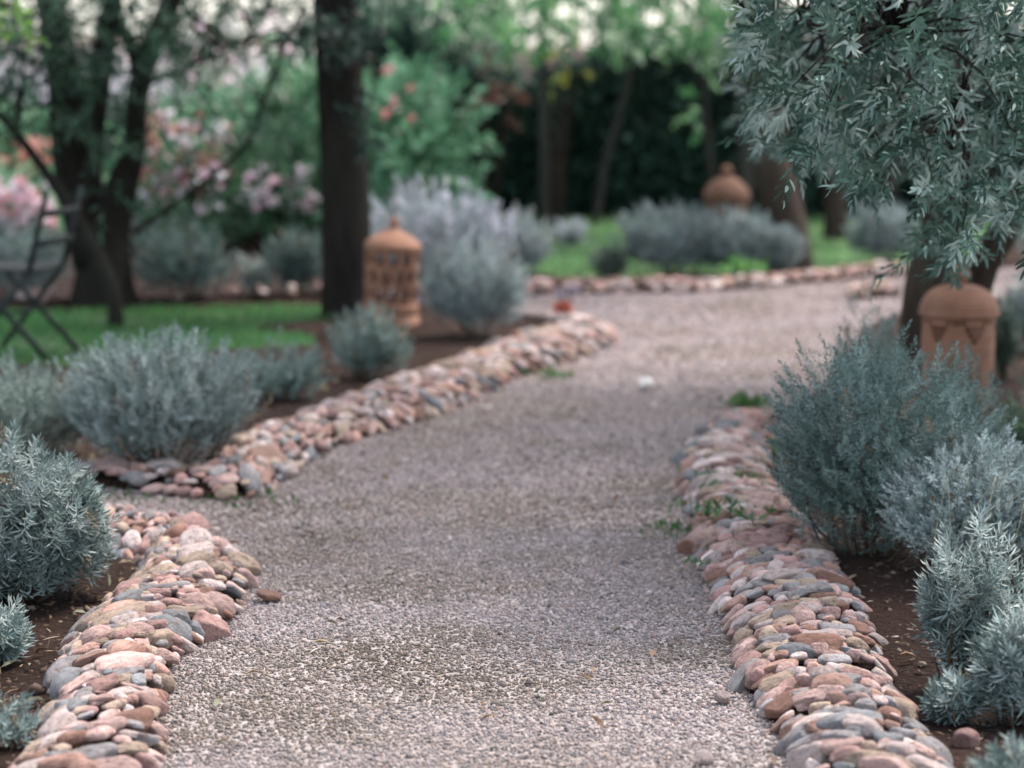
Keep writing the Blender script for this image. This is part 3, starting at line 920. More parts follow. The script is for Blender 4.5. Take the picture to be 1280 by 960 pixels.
# ------------------------------------------------------------------ lawn grass, straw, soil crumbs
for li, (lp, dens, cols) in enumerate(zip(LAWN_POLYS, (2600, 900), ([[.055, .21, .065], [.085, .27, .08], [.13, .33, .1], [.04, .15, .05], [.17, .25, .1]], [[.2, .42, .15], [.27, .48, .2], [.36, .5, .27]]))):  # far lawn's paler greens put a sunlit look into the blades
    lo, hi = lp.min(0), lp.max(0)
    lo = np.maximum(lo, [-3.6, 0]); hi = np.minimum(hi, [5, 40])
    n = int((hi[0] - lo[0]) * (hi[1] - lo[1]) * dens)
    P = rng.uniform(lo, hi, (n, 2)); P = P[inside(P, lp)]
    bald = np.sin(P[:, 0] * 2.3 + 1.7 * P[:, 1]) * np.sin(P[:, 1] * 3.1 - P[:, 0]) + .5 * np.sin(P[:, 0] * 7.1 + 5.3 * P[:, 1])
    P = P[bald < rng.uniform(.2, 1.6, len(P))]; n = len(P)
    gtone = (1 + .35 * np.sin(P[:, 0] * 1.9 - 2.9 * P[:, 1] + 1) * np.sin(P[:, 1] * 2.2 + .6 * P[:, 0]))[:, None]
    V, F, k = leaves(np.c_[P, np.zeros(n)], norm(np.c_[rng.normal(0, .45, (n, 2)), np.ones(n)]), rng.uniform(.03, .07, n), rng.uniform(.004, .008, n) * (1 + li))
    tag(link('grass', mesh_from('grass', V, F, M_GRASS, np.repeat(palette(cols, n, .3) * gtone, k, 0))), kind='stuff')

# dead leaves lying about
P = rng.uniform([-2.4, 4.6], [2.6, 11], (1500, 2)); P = P[np.abs(P[:, 0]) < P[:, 1] * .24 + .1]
inp = inside(P, PATH_POLY); P = P[~inp | (rng.random(len(P)) < .13)]; n = len(P); inp = inside(P, PATH_POLY)
V, F, k = leaves(np.c_[P, np.where(inp, .012, .03 + hill(P))], norm(np.c_[rng.normal(0, 1, (n, 2)), rng.normal(0.1, .15, n)]), rng.uniform(.03, .06, n), rng.uniform(.008, .016, n), up=np.tile([0, 0, 1.0], (n, 1)) + rng.normal(0, .4, (n, 3)), bend=.25, hexa=True)
tag(link('fallen_leaves', mesh_from('fallen_leaves', V, F, M_STRAW, np.repeat(palette([[.2, .13, .08], [.14, .085, .05], [.24, .19, .12], [.16, .16, .11]], n), k, 0))), kind='stuff')
# straw and leaf litter on soil and gravel
P = rng.uniform([-2.4, 4.6], [2.6, 9.5], (5200, 2)); P = P[np.abs(P[:, 0]) < P[:, 1] * .24 + .1]
inp = inside(P, PATH_POLY)
P = P[~inp | (rng.random(len(P)) < .16)]; n = len(P)
inp = inside(P, PATH_POLY)
zz = np.where(inp, .008, .024 + hill(P))
D = norm(np.c_[rng.normal(0, 1, (n, 2)), rng.normal(0, .12, n)])
V, F, k = leaves(np.c_[P, zz], D, rng.lognormal(math.log(.028), .5, n), rng.uniform(.0018, .0045, n), up=np.tile([0, 0, 1.0], (n, 1)) + rng.normal(0, .3, (n, 3)), bend=.1)
tag(link('litter', mesh_from('litter', V, F, M_STRAW, np.repeat(palette([[.4, .32, .22], [.28, .2, .12], [.16, .1, .06], [.5, .43, .33]], n), k, 0))), kind='stuff')
P = rng.uniform([-2.4, 4.4], [2.6, 10], (26000, 2)); P = P[(np.abs(P[:, 0]) < P[:, 1] * .24 + .1)]
P = P[~inside(P, PATH_POLY)]; n = len(P)
size = rng.lognormal(math.log(.006), .5, n)
v, f, t = pebbles(np.c_[P, .014 + hill(P)], size, OCT_V, OCT_F, palette([[.05, .028, .02], [.035, .019, .014], [.075, .043, .031], [.16, .12, .09]], n, ws=[5, 4, 3, 1]), tilt=1)
mc, nt, b, _ = new_mat('soil_crumb'); a_ = N(nt, 'ShaderNodeAttribute', attribute_name='tint'); nt.links.new(a_.outputs['Color'], b.inputs['Base Color']); b.inputs['Roughness'].default_value = .95
tag(link('soil_crumbs', mesh_from('soil_crumbs', v, f, mc, t)), kind='stuff')
# ------------------------------------------------------------------ clay lanterns
def wall_with_holes(rfun, z0, z1, hole, nz=70, na=168, thick=.018):
    """cylindrical clay wall pierced right through, with real thickness"""
    z = np.linspace(z0, z1, nz + 1); th = np.linspace(0, 2 * np.pi, na, endpoint=False)
    cz = (z[1:] + z[:-1]) / 2; ct = th + np.pi / na
    T, Z = np.meshgrid(ct, cz)
    keep = ~hole(T, Z)
    r = rfun(z)
    def grid(rr): return np.stack([rr[:, None] * np.cos(th), rr[:, None] * np.sin(th), np.repeat(z[:, None], na, 1)], -1).reshape(-1, 3)
    n1 = (nz + 1) * na
    i = np.arange(nz)[:, None] * na; j = np.arange(na)[None]; j2 = (j + 1) % na
    q = np.stack([i + j, i + j2, i + na + j2, i + na + j], -1)
    Q = [q[keep], q[keep][:, ::-1] + n1]
    # reveals of the openings
    kd = keep
    for (di, dj, a, b) in ((0, 1, 1, 2), (0, -1, 3, 0), (1, 0, 2, 3), (-1, 0, 0, 1)):
        nb = np.roll(kd, (-di, -dj), (0, 1))
        if di == 1: nb[-1] = False
        if di == -1: nb[0] = False
        e = kd & ~nb
        qq = q[e]
        Q.append(np.stack([qq[:, b], qq[:, a], qq[:, a] + n1, qq[:, b] + n1], -1))
    mb = MB(); mb.add(np.concatenate([grid(r), grid(r - thick)]), np.concatenate(Q))
    return mb


def lantern(loc, label, style, scale=1.0, tilt=(0, 0), rz=0.0):
    M_CLAY = M_CLAY_RED if style == 'bell' else M_CLAY_TAN
    root = empty('clay_lantern', loc, rz)
    root.rotation_euler = (tilt[0], tilt[1], rz); root.scale = (scale,) * 3
    tag(root, label, 'lantern', 'terracotta garden lanterns')
    if style == 'lattice':
        def hole(T, Z):
            out = np.zeros(T.shape, bool)
            for row, zc in enumerate((.205, .305, .405)):
                k = 12
                ph = (T / (2 * np.pi) * k + .5 * row) % 1 - .5
                u = ph * 2 * np.pi / k * .15 / .034; v = (Z - zc) / .053
                out |= (np.abs(u) + np.abs(v) * .75 + .25 * v * v < .95)
            return out
        rf = lambda z: .148 + (z - .13) / .34 * .012
        b = wall_with_holes(rf, .135, .47, hole, thick=.03).build('body', M_CLAY, root, smooth=False)
        m = MB(); m.lathe([(.0, .0), (.185, 0), (.19, .02), (.165, .085), (.152, .1), (.166, .108), (.168, .118), (.156, .124), (.164, .132), (.163, .142), (.146, .146), (.0, .15)], 56); m.build('base', M_CLAY, root)
        m = MB(); m.lathe([(.15, .455), (.164, .462), (.168, .472), (.166, .482), (.158, .494), (.142, .512), (.112, .536), (.07, .556), (.042, .572), (.03, .58), (.0, .582)], 56)
        rf_ = m.build('roof', M_CLAY, root)
        m = MB(); m.lathe([(.03, .576), (.024, .586), (.03, .598), (.03, .612), (.02, .632), (.008, .652), (.0, .66)], 24); m.build('finial', M_CLAY, rf_)
    else:
        def hole(T, Z):
            out = np.zeros(T.shape, bool); k = 6
            sec = (T / (2 * np.pi) * k) % 1 - .5
            x = sec * 2 * np.pi / k * .15
            for zt, pts in ((.40, [(-.028, 0), (0, 0), (.028, 0), (-.014, -.026), (.014, -.026), (0, -.05)]), (.2, [(-.028, 0), (0, 0), (.028, 0), (-.014, -.026), (.014, -.026), (0, -.05)])):
                for a, c in pts: out |= (x - a) ** 2 + (Z - zt - c) ** 2 < .0125 ** 2
            x2 = (((T / (2 * np.pi) * k) + .5) % 1 - .5) * 2 * np.pi / k * .15
            for a in (-.03, 0, .03): out |= (x2 - a) ** 2 + (Z - .425) ** 2 < .0105 ** 2
            return out
        rf = lambda z: .142 + .012 * np.sin((z - .06) / .4 * 2.2)
        wall_with_holes(rf, .06, .455, hole, 110, 240).build('body', M_CLAY, root, smooth=False)
        m = MB(); m.lathe([(0, 0), (.17, 0), (.172, .03), (.156, .05), (.15, .066), (0, .07)], 56); m.build('base', M_CLAY, root)
        # ribbed dome
        pr = [(.145, .44), (.166, .448), (.172, .458)]
        if style == 'dome':
            for i in range(40):
                a = i / 39 * 1.38
                pr.append((.166 * math.cos(a) ** .8 + .0022 * math.sin(i * 1.6), .462 + .118 * math.sin(a)))
            top = pr[-1][1]
        else:
            pr = [(.145, .44), (.166, .445), (.174, .455)]
            for i in range(40):
                a = i / 39
                pr.append(((.172 - .034) * math.cos(a * 1.5) ** .8 + .034 + .0025 * math.sin(i * 1.6), .458 + .15 * a ** 1.05))
            top = pr[-1][1]
        pr += [(.02, top + .004), (0, top + .005)]
        m = MB(); m.lathe(pr, 64); rf_ = m.build('roof', M_CLAY, root)
        m = MB(); m.lathe([(.034, top - .012), (.026, top + .012), (.036, top + .02), (.045, top + .036), (.044, top + .052), (.03, top + .068), (.012, top + .078), (0, top + .08)], 28); m.build('finial', M_CLAY, rf_)
    return root


p = ground(486, 412)
lantern((p[0], p[1] + .04, .0), 'latticed clay lantern with a pointed lid, beside the dark tree trunk', 'lattice', .97, (0.0, .055), .35)
p = ground(1202, 530)
lantern((p[0], p[1] + .13, .0), 'domed clay lantern pierced with dot triangles, under the olive leaves', 'dome', 1.0, (0, 0), .26)
p = at(907, 300, 16.6)
lantern((p[0], 16.6, 0), 'clay lantern with a bell-shaped lid, mostly hidden behind two rounded shrubs', 'bell', 1.02, (0, .0), .2)


# ------------------------------------------------------------------ folding chair
root = empty('folding_chair', ground(30, 447), math.radians(-14)); tag(root, 'dark green folding garden chair with crossed legs on the lawn', 'chair')
for sgn in (-1, 1):
    y = sgn * .2
    m = MB(); m.bar((-.24, y, 0), (.14, y, .46), .026, .014); m.bar((.14, y, .46), (.25, y, .86), .026, .014); m.build('back_leg', M_IRON, root, smooth=False)
    m = MB(); m.bar((.24, y - sgn * .018, 0), (-.2, y - sgn * .018, .45), .026, .014); m.build('front_leg', M_IRON, root, smooth=False)
m = MB()
for i in range(7): m.box((-.2 + i * .056, 0, .462), (.042, .42, .014))
m.build('seat', M_IRON, root, smooth=False)
m = MB()
for t in (.35, .72): m.box((.14 + .11 * t + .012, 0, .46 + .4 * t), (.014, .42, .035), np.array([[.96, 0, .26], [0, 1, 0], [-.26, 0, .96]]))
m.build('backrest', M_IRON, root, smooth=False)
m = MB()
for q in ((-.22, .02), (.22, .02), (0.0, .235)):
    m = MB(); m.bar((q[0], -.2, q[1]), (q[0], .2, q[1]), .012, .012); m.build('stretcher', M_IRON, root, smooth=False)

# ------------------------------------------------------------------ trees
def crown(name, parent, P, out_dir, leaf, width, cols, mat, m=9, S=.18, droop=.25, hexa=True, var=.2, a0=62, a1=18):
    n = len(P)
    ax = norm(out_dir + rng.normal(0, .5, (n, 3)) + [0, 0, -droop])
    V, F, T = sprigs(P, ax, S * rng.uniform(.6, 1.3, n), m, leaf, width, palette(cols, n, .2), a0, a1, hexa=hexa, var=var, bend=.1)
    return link(name, mesh_from(name, V, F, mat, T), parent)


def ell(n, c, r, inner=.35):
    d = norm(rng.normal(size=(n, 3)))
    return np.asarray(c) + d * np.asarray(r) * (inner + (1 - inner) * rng.random((n, 1)) ** .5), d


def twig_mesh(P, roots, rad=.004, k=5):
    mb = MB()
    for p in P:
        q = roots[np.argmin(np.linalg.norm(roots - p, axis=1))]
        mm = (p + q) / 2 + rng.normal(0, .06, 3) + [0, 0, .05]
        mb.tube(curve_pts([q, mm, p], 6), np.linspace(rad * 2.2, rad * .6, 6), k)
    return mb


# the olive on the right: thick forked trunk, low weeping crown towards the path
root = empty('olive_tree', (0, 0, 0))
tag(root, 'olive tree with grey-green drooping crown hanging over the dome lantern', 'tree')
Yo = ground(1175, 512)[1] + .35
def P3(px, py, Y): return at(px, py, Y)
mb = MB()
b0 = P3(1172, 470, Yo); b0[2] = -.04
k1 = P3(1160, 430, Yo + .02); k2 = P3(1163, 340, Yo); k3 = P3(1172, 280, Yo - .05); k4 = P3(1180, 200, Yo - .1); k5 = P3(1215, 60, Yo - .2); k6 = P3(1230, -120, Yo - .3)
limb1 = curve_pts([b0, k1, k2, k3, k4, k5, k6], 30)
mb.tube(limb1, np.interp(np.linspace(0, 1, 30), [0, .15, .35, .6, 1], [.17, .125, .095, .07, .045]), 18, flute=.16, seed=4)
limb2 = curve_pts([P3(1180, 430, Yo + .05), P3(1212, 380, Yo + .08), P3(1232, 330, Yo + .05), P3(1290, 230, Yo), P3(1380, 60, Yo - .1), P3(1430, -150, Yo)], 26)
mb.tube(limb2, np.linspace(.095, .04, 26), 14, flute=.14, seed=5)
for keys in ([k4, P3(1120, 120, Yo - .8), P3(1060, 40, Yo - 1.7), P3(1000, 20, Yo - 2.5)], [k5, P3(1180, 0, Yo - 1.2), P3(1150, -40, Yo - 2.2), P3(1120, 40, Yo - 3.0)],
             [limb2[15], P3(1260, 90, Yo - 1.0), P3(1230, 60, Yo - 2.0), P3(1200, 130, Yo - 2.9)], [k4, P3(1050, 130, Yo - .4), P3(960, 60, Yo - .8)]):
    mb.tube(curve_pts(keys, 16), np.linspace(.05, .012, 16), 9, flute=.1, seed=6)
mb.build('trunk', M_BARK2, root)
OUT = [(905, -60), (930, 0), (932, 60), (922, 105), (930, 150), (945, 172), (962, 185), (985, 178), (990, 200), (1010, 238), (1030, 212), (1045, 245), (1068, 232), (1085, 248), (1102, 232), (1118, 210), (1132, 196), (1150, 215), (1142, 262), (1150, 300), (1126, 310), (1140, 332), (1168, 330), (1190, 345), (1208, 322), (1226, 304), (1234, 290), (1262, 290), (1300, 310), (1330, 200), (1330, -60)]
OUTP = np.array(OUT, float)
def a_cl(q, i):
    return (q[:, 0] * .052 + q[:, 1] * .018 + 1) if i == 0 else (q[:, 1] * .06 - q[:, 0] * .02)
def olive_pts(n, y0, y1, shrink=0.0):
    out = []
    while len(out) < n:
        q = rng.uniform([900, -60], [1335, 360], (400, 2))
        q = q[inside(q, OUTP)]
        if shrink: q = q[poly_dist(q, OUTP) > shrink]
        for a in q[np.sin(a_cl(q, 0)) * np.sin(a_cl(q, 1)) > rng.uniform(-.75, .1, len(q))]:
            Y = y0 + (y1 - y0) * rng.random() + max(0, (1000 - a[0])) * .004
            out.append(at(a[0], a[1], Y))
    return np.array(out[:n])
PA = olive_pts(520, 6.35, 7.9, 6)
PB = olive_pts(480, 7.9, Yo + .8, 14)
cc = np.array([2.2, Yo - .3, 2.6])
OLV = [[.075, .14, .105], [.115, .195, .155], [.04, .085, .063], [.31, .39, .345]]  # wide tone range puts lit highlights into the leaf colour
crown('crown', root, np.concatenate([PA, PB]), np.concatenate([norm(PA - cc), norm(PB - cc)]) * .8 + [-.15, -.2, 0], .060, .0098, OLV, M_OLIVE, 17, .145, .16)
# the rest of the crown, above and beyond the frame
PU, dU = ell(2300, (2.1, Yo - .6, 3.1), (2.3, 2.6, 1.35), .3)
bad = np.array([(px_of(p)[1] > -40 and px_of(p)[0] < 1330) for p in PU])
PU, dU = PU[~bad], dU[~bad]
crown('crown', root, PU, dU, .085, .022, OLV, M_OLIVE, 12, .22, .3)
ends = np.concatenate([limb1[14:], limb2[10:], np.array([P3(1060, 40, Yo - 1.7), P3(1000, 20, Yo - 2.5), P3(1120, 40, Yo - 3.0), P3(1200, 130, Yo - 2.9), P3(960, 60, Yo - .8), P3(1150, -40, Yo - 2.2)])])
twig_mesh(np.concatenate([PA[:90], PB[:70], PU[:160]]), ends, .003).build('twig', M_BARK, root)


def tree(name, label, trunk_keys, radii, crown_spec, bark, cols, mat, leaf=.07, width=.02, group=None, limbs=(), flute=.08, m=9, seed=1, low=None, droop=.2):
    root = empty(name, (0, 0, 0)); tag(root, label, 'tree', group)
    mb = MB()
    pts = curve_pts(trunk_keys, 24)
    mb.tube(pts, np.interp(np.linspace(0, 1, 24), np.linspace(0, 1, len(radii)), radii), 16, flute=flute, seed=seed)
    ends = [pts[-6:]]
    for keys, r0, r1 in limbs:
        q = curve_pts(keys, 14); mb.tube(q, np.linspace(r0, r1, 14), 9, flute=flute, seed=seed + 3); ends.append(q[4:])
    ends = np.concatenate(ends)
    Ps, Ds = [], []
    for (n, c, r, inner) in crown_spec:
        P, d = ell(n, c, r, inner); Ps.append(P); Ds.append(d)
    if low is not None: Ps.append(low); Ds.append(np.tile([0, -.3, -.2], (len(low), 1)))
    P = np.concatenate(Ps); D = np.concatenate(Ds)
    crown('crown', root, P, D, leaf, width, cols, mat, m, .22, droop)
    sel = rng.choice(len(P), min(60, len(P)), replace=False)
    tw = twig_mesh(P[sel], ends, .006, 5)
    mb.add(np.concatenate(tw.v), np.concatenate(tw.q), np.concatenate(tw.t))
    mb.build('trunk', bark, root)
    return root


def box_px(n, l, r, t, b, y0, y1):
    return np.array([at(rng.uniform(l, r), rng.uniform(t, b), rng.uniform(y0, y1)) for _ in range(n)])


DKG = [[.026, .05, .038], [.034, .06, .046], [.045, .08, .06], [.02, .038, .03]]
# dark single trunk beside the latticed lantern
Yd = ground(440, 402)[1] + .18
b = ground(432, 402); 
tree('garden_tree', 'single straight dark trunk beside the latticed lantern', [(b[0], Yd, -.05), at(433, 390, Yd), at(432, 300, Yd), at(429, 200, Yd), at(424, 100, Yd), at(420, 0, Yd), at(420, -150, Yd), at(425, -330, Yd), at(430, -520, Yd)],
     [.25, .155, .142, .138, .135, .13, .125, .11, .08], [(700, at(430, -520, Yd), (2.0, 2.0, 1.0), .3)], M_BARK, DKG, M_GREEN, .09, .03, 'garden trees', seed=8, flute=.05,
     low=np.concatenate([box_px(26, 385, 470, 20, 60, Yd - .5, Yd - .2), box_px(10, 420, 470, 130, 180, Yd - .4, Yd - .2)]))
# many-stemmed tree on the left
Yl = ground(130, 388)[1] + .2
def L(px, py, dy=0.0): return at(px, py, Yl + dy)
root = tree('olive_tree', 'dark many-stemmed tree with slender stems behind the folding chair', [(L(132, 385)[0], Yl, -.05), L(130, 350), L(132, 290), L(150, 235), L(168, 180), L(172, 120), L(188, 60), L(215, 0), L(245, -120), L(270, -250)],
     [.23, .18, .145, .095, .07, .068, .066, .06, .05, .035],
     [(500, L(180, -420), (2.4, 2.2, 1.1), .3)], M_BARK, [[.035, .075, .048], [.05, .105, .065], [.07, .135, .085], [.03, .055, .04]], M_SHADE, .075, .017, 'garden trees', seed=12, flute=.12,
     limbs=[([L(120, 330), L(100, 250), L(88, 180), L(82, 110), L(70, 30), L(40, -80), L(20, -200)], .15, .06),
            ([L(115, 300), L(108, 240), L(112, 170), L(122, 110), L(135, 40), L(150, -60)], .12, .05),
            ([L(145, 425, -1.1), L(142, 370, -1.1), L(126, 325, -1.0), L(97, 275, -.9), L(55, 212, -.8), L(0, 143, -.6), L(-70, 90, -.5)], .05, .02),
            ([L(168, 290, -.1), L(200, 268, -.2), L(240, 238, -.3), L(290, 200, -.4), L(318, 165, -.4), L(330, 125, -.4), L(355, 60, -.4), L(378, 10, -.4)], .02, .008),
            ([L(172, 110, -.1), L(240, 82, -.2), L(300, 55, -.3), L(345, 38, -.3)], .016, .006),
            ([L(175, 110), L(168, 70), L(150, 30), L(120, -30)], .05, .03)],
     low=np.concatenate([box_px(430, -60, 235, -60, 85, Yl - 1.4, Yl + .9), box_px(150, -60, 150, 60, 170, Yl - 1.2, Yl + .5), box_px(190, 185, 395, -25, 65, Yl - .8, Yl + 1.6), box_px(70, 190, 385, 90, 270, Yl - .6, Yl + .1), box_px(25, 40, 200, 150, 260, Yl - .8, Yl)]))
# leafy lime sprig in the top corner belongs to a bough of its own tree
root = tree('garden_tree', 'pale lime leaves of a tree mostly outside the top corner', [at(-330, 430, 12.0) * [1, 1, 0], at(-320, 200, 12), at(-300, -50, 12), at(-260, -300, 12)], [.12, .1, .09, .06],
     [(260, at(-200, -420, 12), (1.4, 1.4, .8), .3)], M_BARK2, [[.16, .32, .07], [.2, .36, .1]], M_GREEN, .07, .026, 'garden trees', seed=15,
     limbs=[([at(-290, -100, 12), at(-180, -60, 11.5), at(-60, -10, 11), at(5, 5, 11)], .04, .008)], low=box_px(26, -40, 26, -20, 35, 10.8, 11.2))

# far trunks in front of the dark hedge
LIME = [[.08, .24, .08], [.13, .32, .12], [.06, .18, .07], [.22, .40, .18], [.34, .46, .3]]
MIDG = [[.06, .17, .09], [.09, .25, .13], [.15, .34, .18], [.28, .44, .27]]
def far_tree(label, keys, Y, r, cols, n=240, low=None, bark=M_BARK3, seed=1, cz=4.2, cr=1.6, leaf=.1, name='garden_tree'):
    k = [at(x, y, Y) for x, y in keys]
    k[0][2] = -.05
    top = k[-1]
    k.append(np.array([top[0] + (top[0] - k[-2][0]) * .5, Y, 2.9])); k.append(np.array([top[0] + (top[0] - k[-3][0]) * .8, Y, cz]))
    return tree(name, label, k, list(np.linspace(r * 1.25, r * .55, 5)), [(n, (k[-1][0], Y - .3, cz), (cr, cr, cr * .55), .3)], bark, cols, M_GREEN, leaf, leaf * .42, 'trees before the dark hedge', seed=seed, low=low, m=8)

far_tree('pale straight slim trunk near the middle of the dark hedge', [(681, 290), (681, 200), (679, 80)], 19.5, .04, LIME, low=np.concatenate([box_px(110, 560, 790, -40, 36, 16, 20), box_px(13, 625, 705, 25, 62, 17, 18)]), seed=21)
far_tree('slanting pale slim trunk in front of the dark hedge', [(743, 285), (757, 200), (788, 80)], 19.7, .032, LIME, low=np.concatenate([box_px(110, 750, 940, -40, 48, 16, 20), box_px(12, 730, 860, 40, 75, 17, 19)]), seed=22)
far_tree('thin faint trunk behind the far domed lantern', [(893, 290), (888, 200), (880, 110)], 19.8, .03, LIME, low=np.concatenate([box_px(30, 850, 940, -20, 75, 17, 20), box_px(4, 855, 880, 115, 140, 17, 18)]), seed=23)
far_tree('upright grey trunk between far lantern and olive leaves', [(932, 285), (930, 200), (926, 90)], 19.6, .055, MIDG, low=box_px(30, 900, 960, 10, 80, 18, 20), seed=24)
far_tree('thick brown trunk beside the far domed lantern', [(990, 343), (984, 290), (970, 230), (962, 190), (960, 100)], ground(985, 345)[1] + .2, .135, DKG, n=200, bark=M_BARK2, seed=25, cz=3.8, cr=1.3, leaf=.08, name='olive_tree')
far_tree('short brown trunk over the far lawn, beneath the olive crown', [(1043, 305), (1044, 270), (1040, 200), (1040, 100)], 18.2, .085, DKG, n=200, bark=M_BARK2, seed=26, cz=3.6, cr=1.3, leaf=.08, name='olive_tree')
far_tree('leaning brown trunk seen through the olive leaves', [(1098, 270), (1112, 215), (1130, 170), (1150, 100)], 18.9, .065, DKG, n=200, bark=M_BARK2, seed=27, cz=3.6, cr=1.3, leaf=.08, name='olive_tree')

# yellow leaf cluster before the straight slim trunk
# ------------------------------------------------------------------ shrubs and hedge behind
def leafy(name, label, cat, l, r, t, b, Y, cols, n, leaf=.09, width=.04, dy=.8, mat=M_GREEN, flowers=None, group=None, inner=.2, seed=0, m=8):
    c0, c1 = at(l, (t + b) / 2, Y), at(r, (t + b) / 2, Y)
    zt = at(l, t, Y)[2]; zb = max(0.03, at(l, b, Y)[2])
    c = np.array([(c0[0] + c1[0]) / 2, Y, 0.0]); rr = np.array([(c1[0] - c0[0]) / 2, dy, (zt - zb) / 2])
    root = empty(name, c); tag(root, label, cat, group)
    P, d = ell(n, (0, 0, (zt + zb) / 2), rr, inner)
    P += rng.normal(0, .12, P.shape) * [1, 1, .6]
    P[:, 2] = np.maximum(P[:, 2], .05)
    crown('foliage', root, P, d, leaf, width, cols, mat, m, .2, -.2)
    mb = MB()
    for i in range(9):
        q = P[rng.integers(len(P))]
        mb.tube(curve_pts([(q[0] * .2, q[1] * .2, -.03), (q[0] * .5, q[1] * .5, q[2] * .55), q], 7), np.linspace(.022, .006, 7), 6)
    mb.build('stem', M_BARK2, root)
    if flowers:
        fc, fn, fs, box = flowers
        fP = np.array([at(rng.uniform(box[0], box[1]), rng.uniform(box[2], box[3]), Y - dy * rng.uniform(.85, 1.3)) for _ in range(fn)]) - c
        k = 9; forms = []
        for col_ in fc:
            V, F, kk = leaves(rng.normal(0, fs * .12, (k, 3)), norm(rng.normal(size=(k, 3)) + [0, -.4, .3]), np.full(k, fs) * rng.uniform(.55, .85, k), np.full(k, fs * .6), hexa=True)
            forms.append(mesh_from('flower', V, F, M_PETAL, np.repeat(palette([col_], k, .15), kk, 0)))
        for i in range(fn):
            f_ = link('flower', forms[i % len(forms)], root, fP[i]); f_.rotation_euler = (0, 0, rng.uniform(-.6, .6)); f_.scale = (rng.uniform(.75, 1.2),) * 3
    return root


PINKF = [[.72, .42, .44], [.8, .6, .64], [.78, .7, .74]]
CORAL = [[.62, .27, .22], [.56, .3, .25], [.68, .4, .34]]
WHITEP = [[.86, .74, .80], [.8, .6, .68], [.88, .85, .88]]
SG = 'flowering shrubs behind the lawn'
leafy('broadleaf_shrub', 'bright green shrub with few red flowers behind the lilac-topped one', 'shrub', 452, 572, 92, 320, 16.8, [[.10, .25, .13], [.15, .32, .19], [.2, .38, .24], [.07, .17, .09]], 420, .1, .045, .6, group=SG, flowers=([[.6, .28, .27], [.62, .36, .35]], 7, .06, (480, 525, 85, 150)), seed=1)
leafy('broadleaf_shrub', 'coral-flowered shrub behind the folding chair', 'shrub', -80, 110, 130, 330, 18.5, MIDG, 380, .09, .035, .7, group=SG, flowers=(CORAL, 70, .085, (-40, 75, 175, 245)), seed=2)
leafy('broadleaf_shrub', 'low pink-flowered shrub just above the chair back', 'shrub', -80, 75, 225, 330, 17.2, MIDG, 200, .08, .035, .5, group=SG, flowers=(WHITEP + PINKF, 85, .08, (-25, 66, 225, 288)), seed=3)
leafy('broadleaf_shrub', 'rose-pink flowered shrub right of the many-stemmed tree', 'shrub', 170, 310, 130, 340, 18.3, MIDG, 420, .09, .035, .7, group=SG, flowers=(CORAL + PINKF + WHITEP + PINKF, 98, .075, (176, 290, 140, 255)), seed=4)
leafy('broadleaf_shrub', 'green shrub dotted with whitish-pink blooms before the pale wall', 'shrub', 280, 420, 170, 340, 17.8, [[.04, .1, .05], [.06, .14, .07]], 420, .09, .04, .6, group=SG, flowers=(WHITEP, 40, .07, (240, 395, 205, 268)), seed=5)
leafy('broadleaf_shrub', 'green shrub carrying one orange bloom cluster near the dark trunk', 'shrub', 320, 425, 70, 330, 19.6, MIDG + [[.12, .22, .12]], 380, .1, .045, .7, group=SG, flowers=([[.75, .3, .14]], 7, .08, (350, 370, 190, 215)), seed=6)
leafy('tall_shrub', 'airy olive-green shrub against the bright pale wall', 'shrub', 205, 330, 40, 330, 21.5, [[.12, .19, .11], [.16, .22, .14], [.3, .34, .28]], 360, .1, .04, .9, group=SG, seed=7, flowers=(WHITEP, 98, .08, (185, 400, 20, 190)))
leafy('tall_shrub', 'hazy green shrub at the end of the pale wall', 'shrub', 450, 640, -60, 130, 21.5, [[.10, .2, .12], [.14, .26, .17], [.08, .15, .1]], 460, .1, .045, .9, group=SG, seed=8)
leafy('tall_shrub', 'russet-leaved shrub hanging before the dark hedge', 'shrub', 598, 626, 95, 140, 19.9, [[.13, .07, .045], [.17, .08, .06]], 12, .09, .04, .2, group=SG, seed=9)
leafy('yellow_shrub', 'small clump of yellow-green leaves before the straight slim trunk', 'shrub', 678, 712, 58, 82, 18.8, [[.42, .55, .07], [.5, .48, .07]], 9, .07, .035, .1, seed=10)
leafy('broadleaf_shrub', 'dark green shrub behind the many-stemmed tree', 'shrub', 60, 220, 150, 340, 20.0, DKG, 420, .09, .04, .7, group=SG, seed=11)

# dark clipped hedge across the end of the garden
root = empty('hedge', (3.0, 21.5, 0)); tag(root, 'long dark green hedge closing the far end of the garden', 'hedge')
n = 11000
hx = rng.uniform(-4.6, 7.6, n); hz = rng.uniform(.02, 1, n) ** .9
htop = 1.62 + .25 * np.sin(hx * .9 + 1) + .16 * np.sin(hx * 2.7)
hy = -1.0 + .9 * rng.random(n) ** 2.0
P = np.c_[hx, hy - .2 * np.sin(hx * 3) * np.sin(hz * 5), hz * htop]
crown('foliage', root, P, np.tile([0, -1.0, .2], (n, 1)), .11, .05, [[.03, .07, .05], [.042, .09, .065], [.022, .05, .04], [.06, .11, .08]], M_DARK, 6, .2, 0, hexa=True)  # low leaf colours carry the shade of the canopy overhead
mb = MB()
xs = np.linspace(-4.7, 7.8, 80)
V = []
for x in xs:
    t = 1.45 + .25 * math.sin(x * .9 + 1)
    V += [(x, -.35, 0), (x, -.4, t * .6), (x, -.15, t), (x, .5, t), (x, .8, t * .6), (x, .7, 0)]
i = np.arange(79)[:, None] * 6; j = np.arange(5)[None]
mb.add(V, np.stack([i + j, i + j + 1, i + 6 + j + 1, i + 6 + j], -1).reshape(-1, 4))
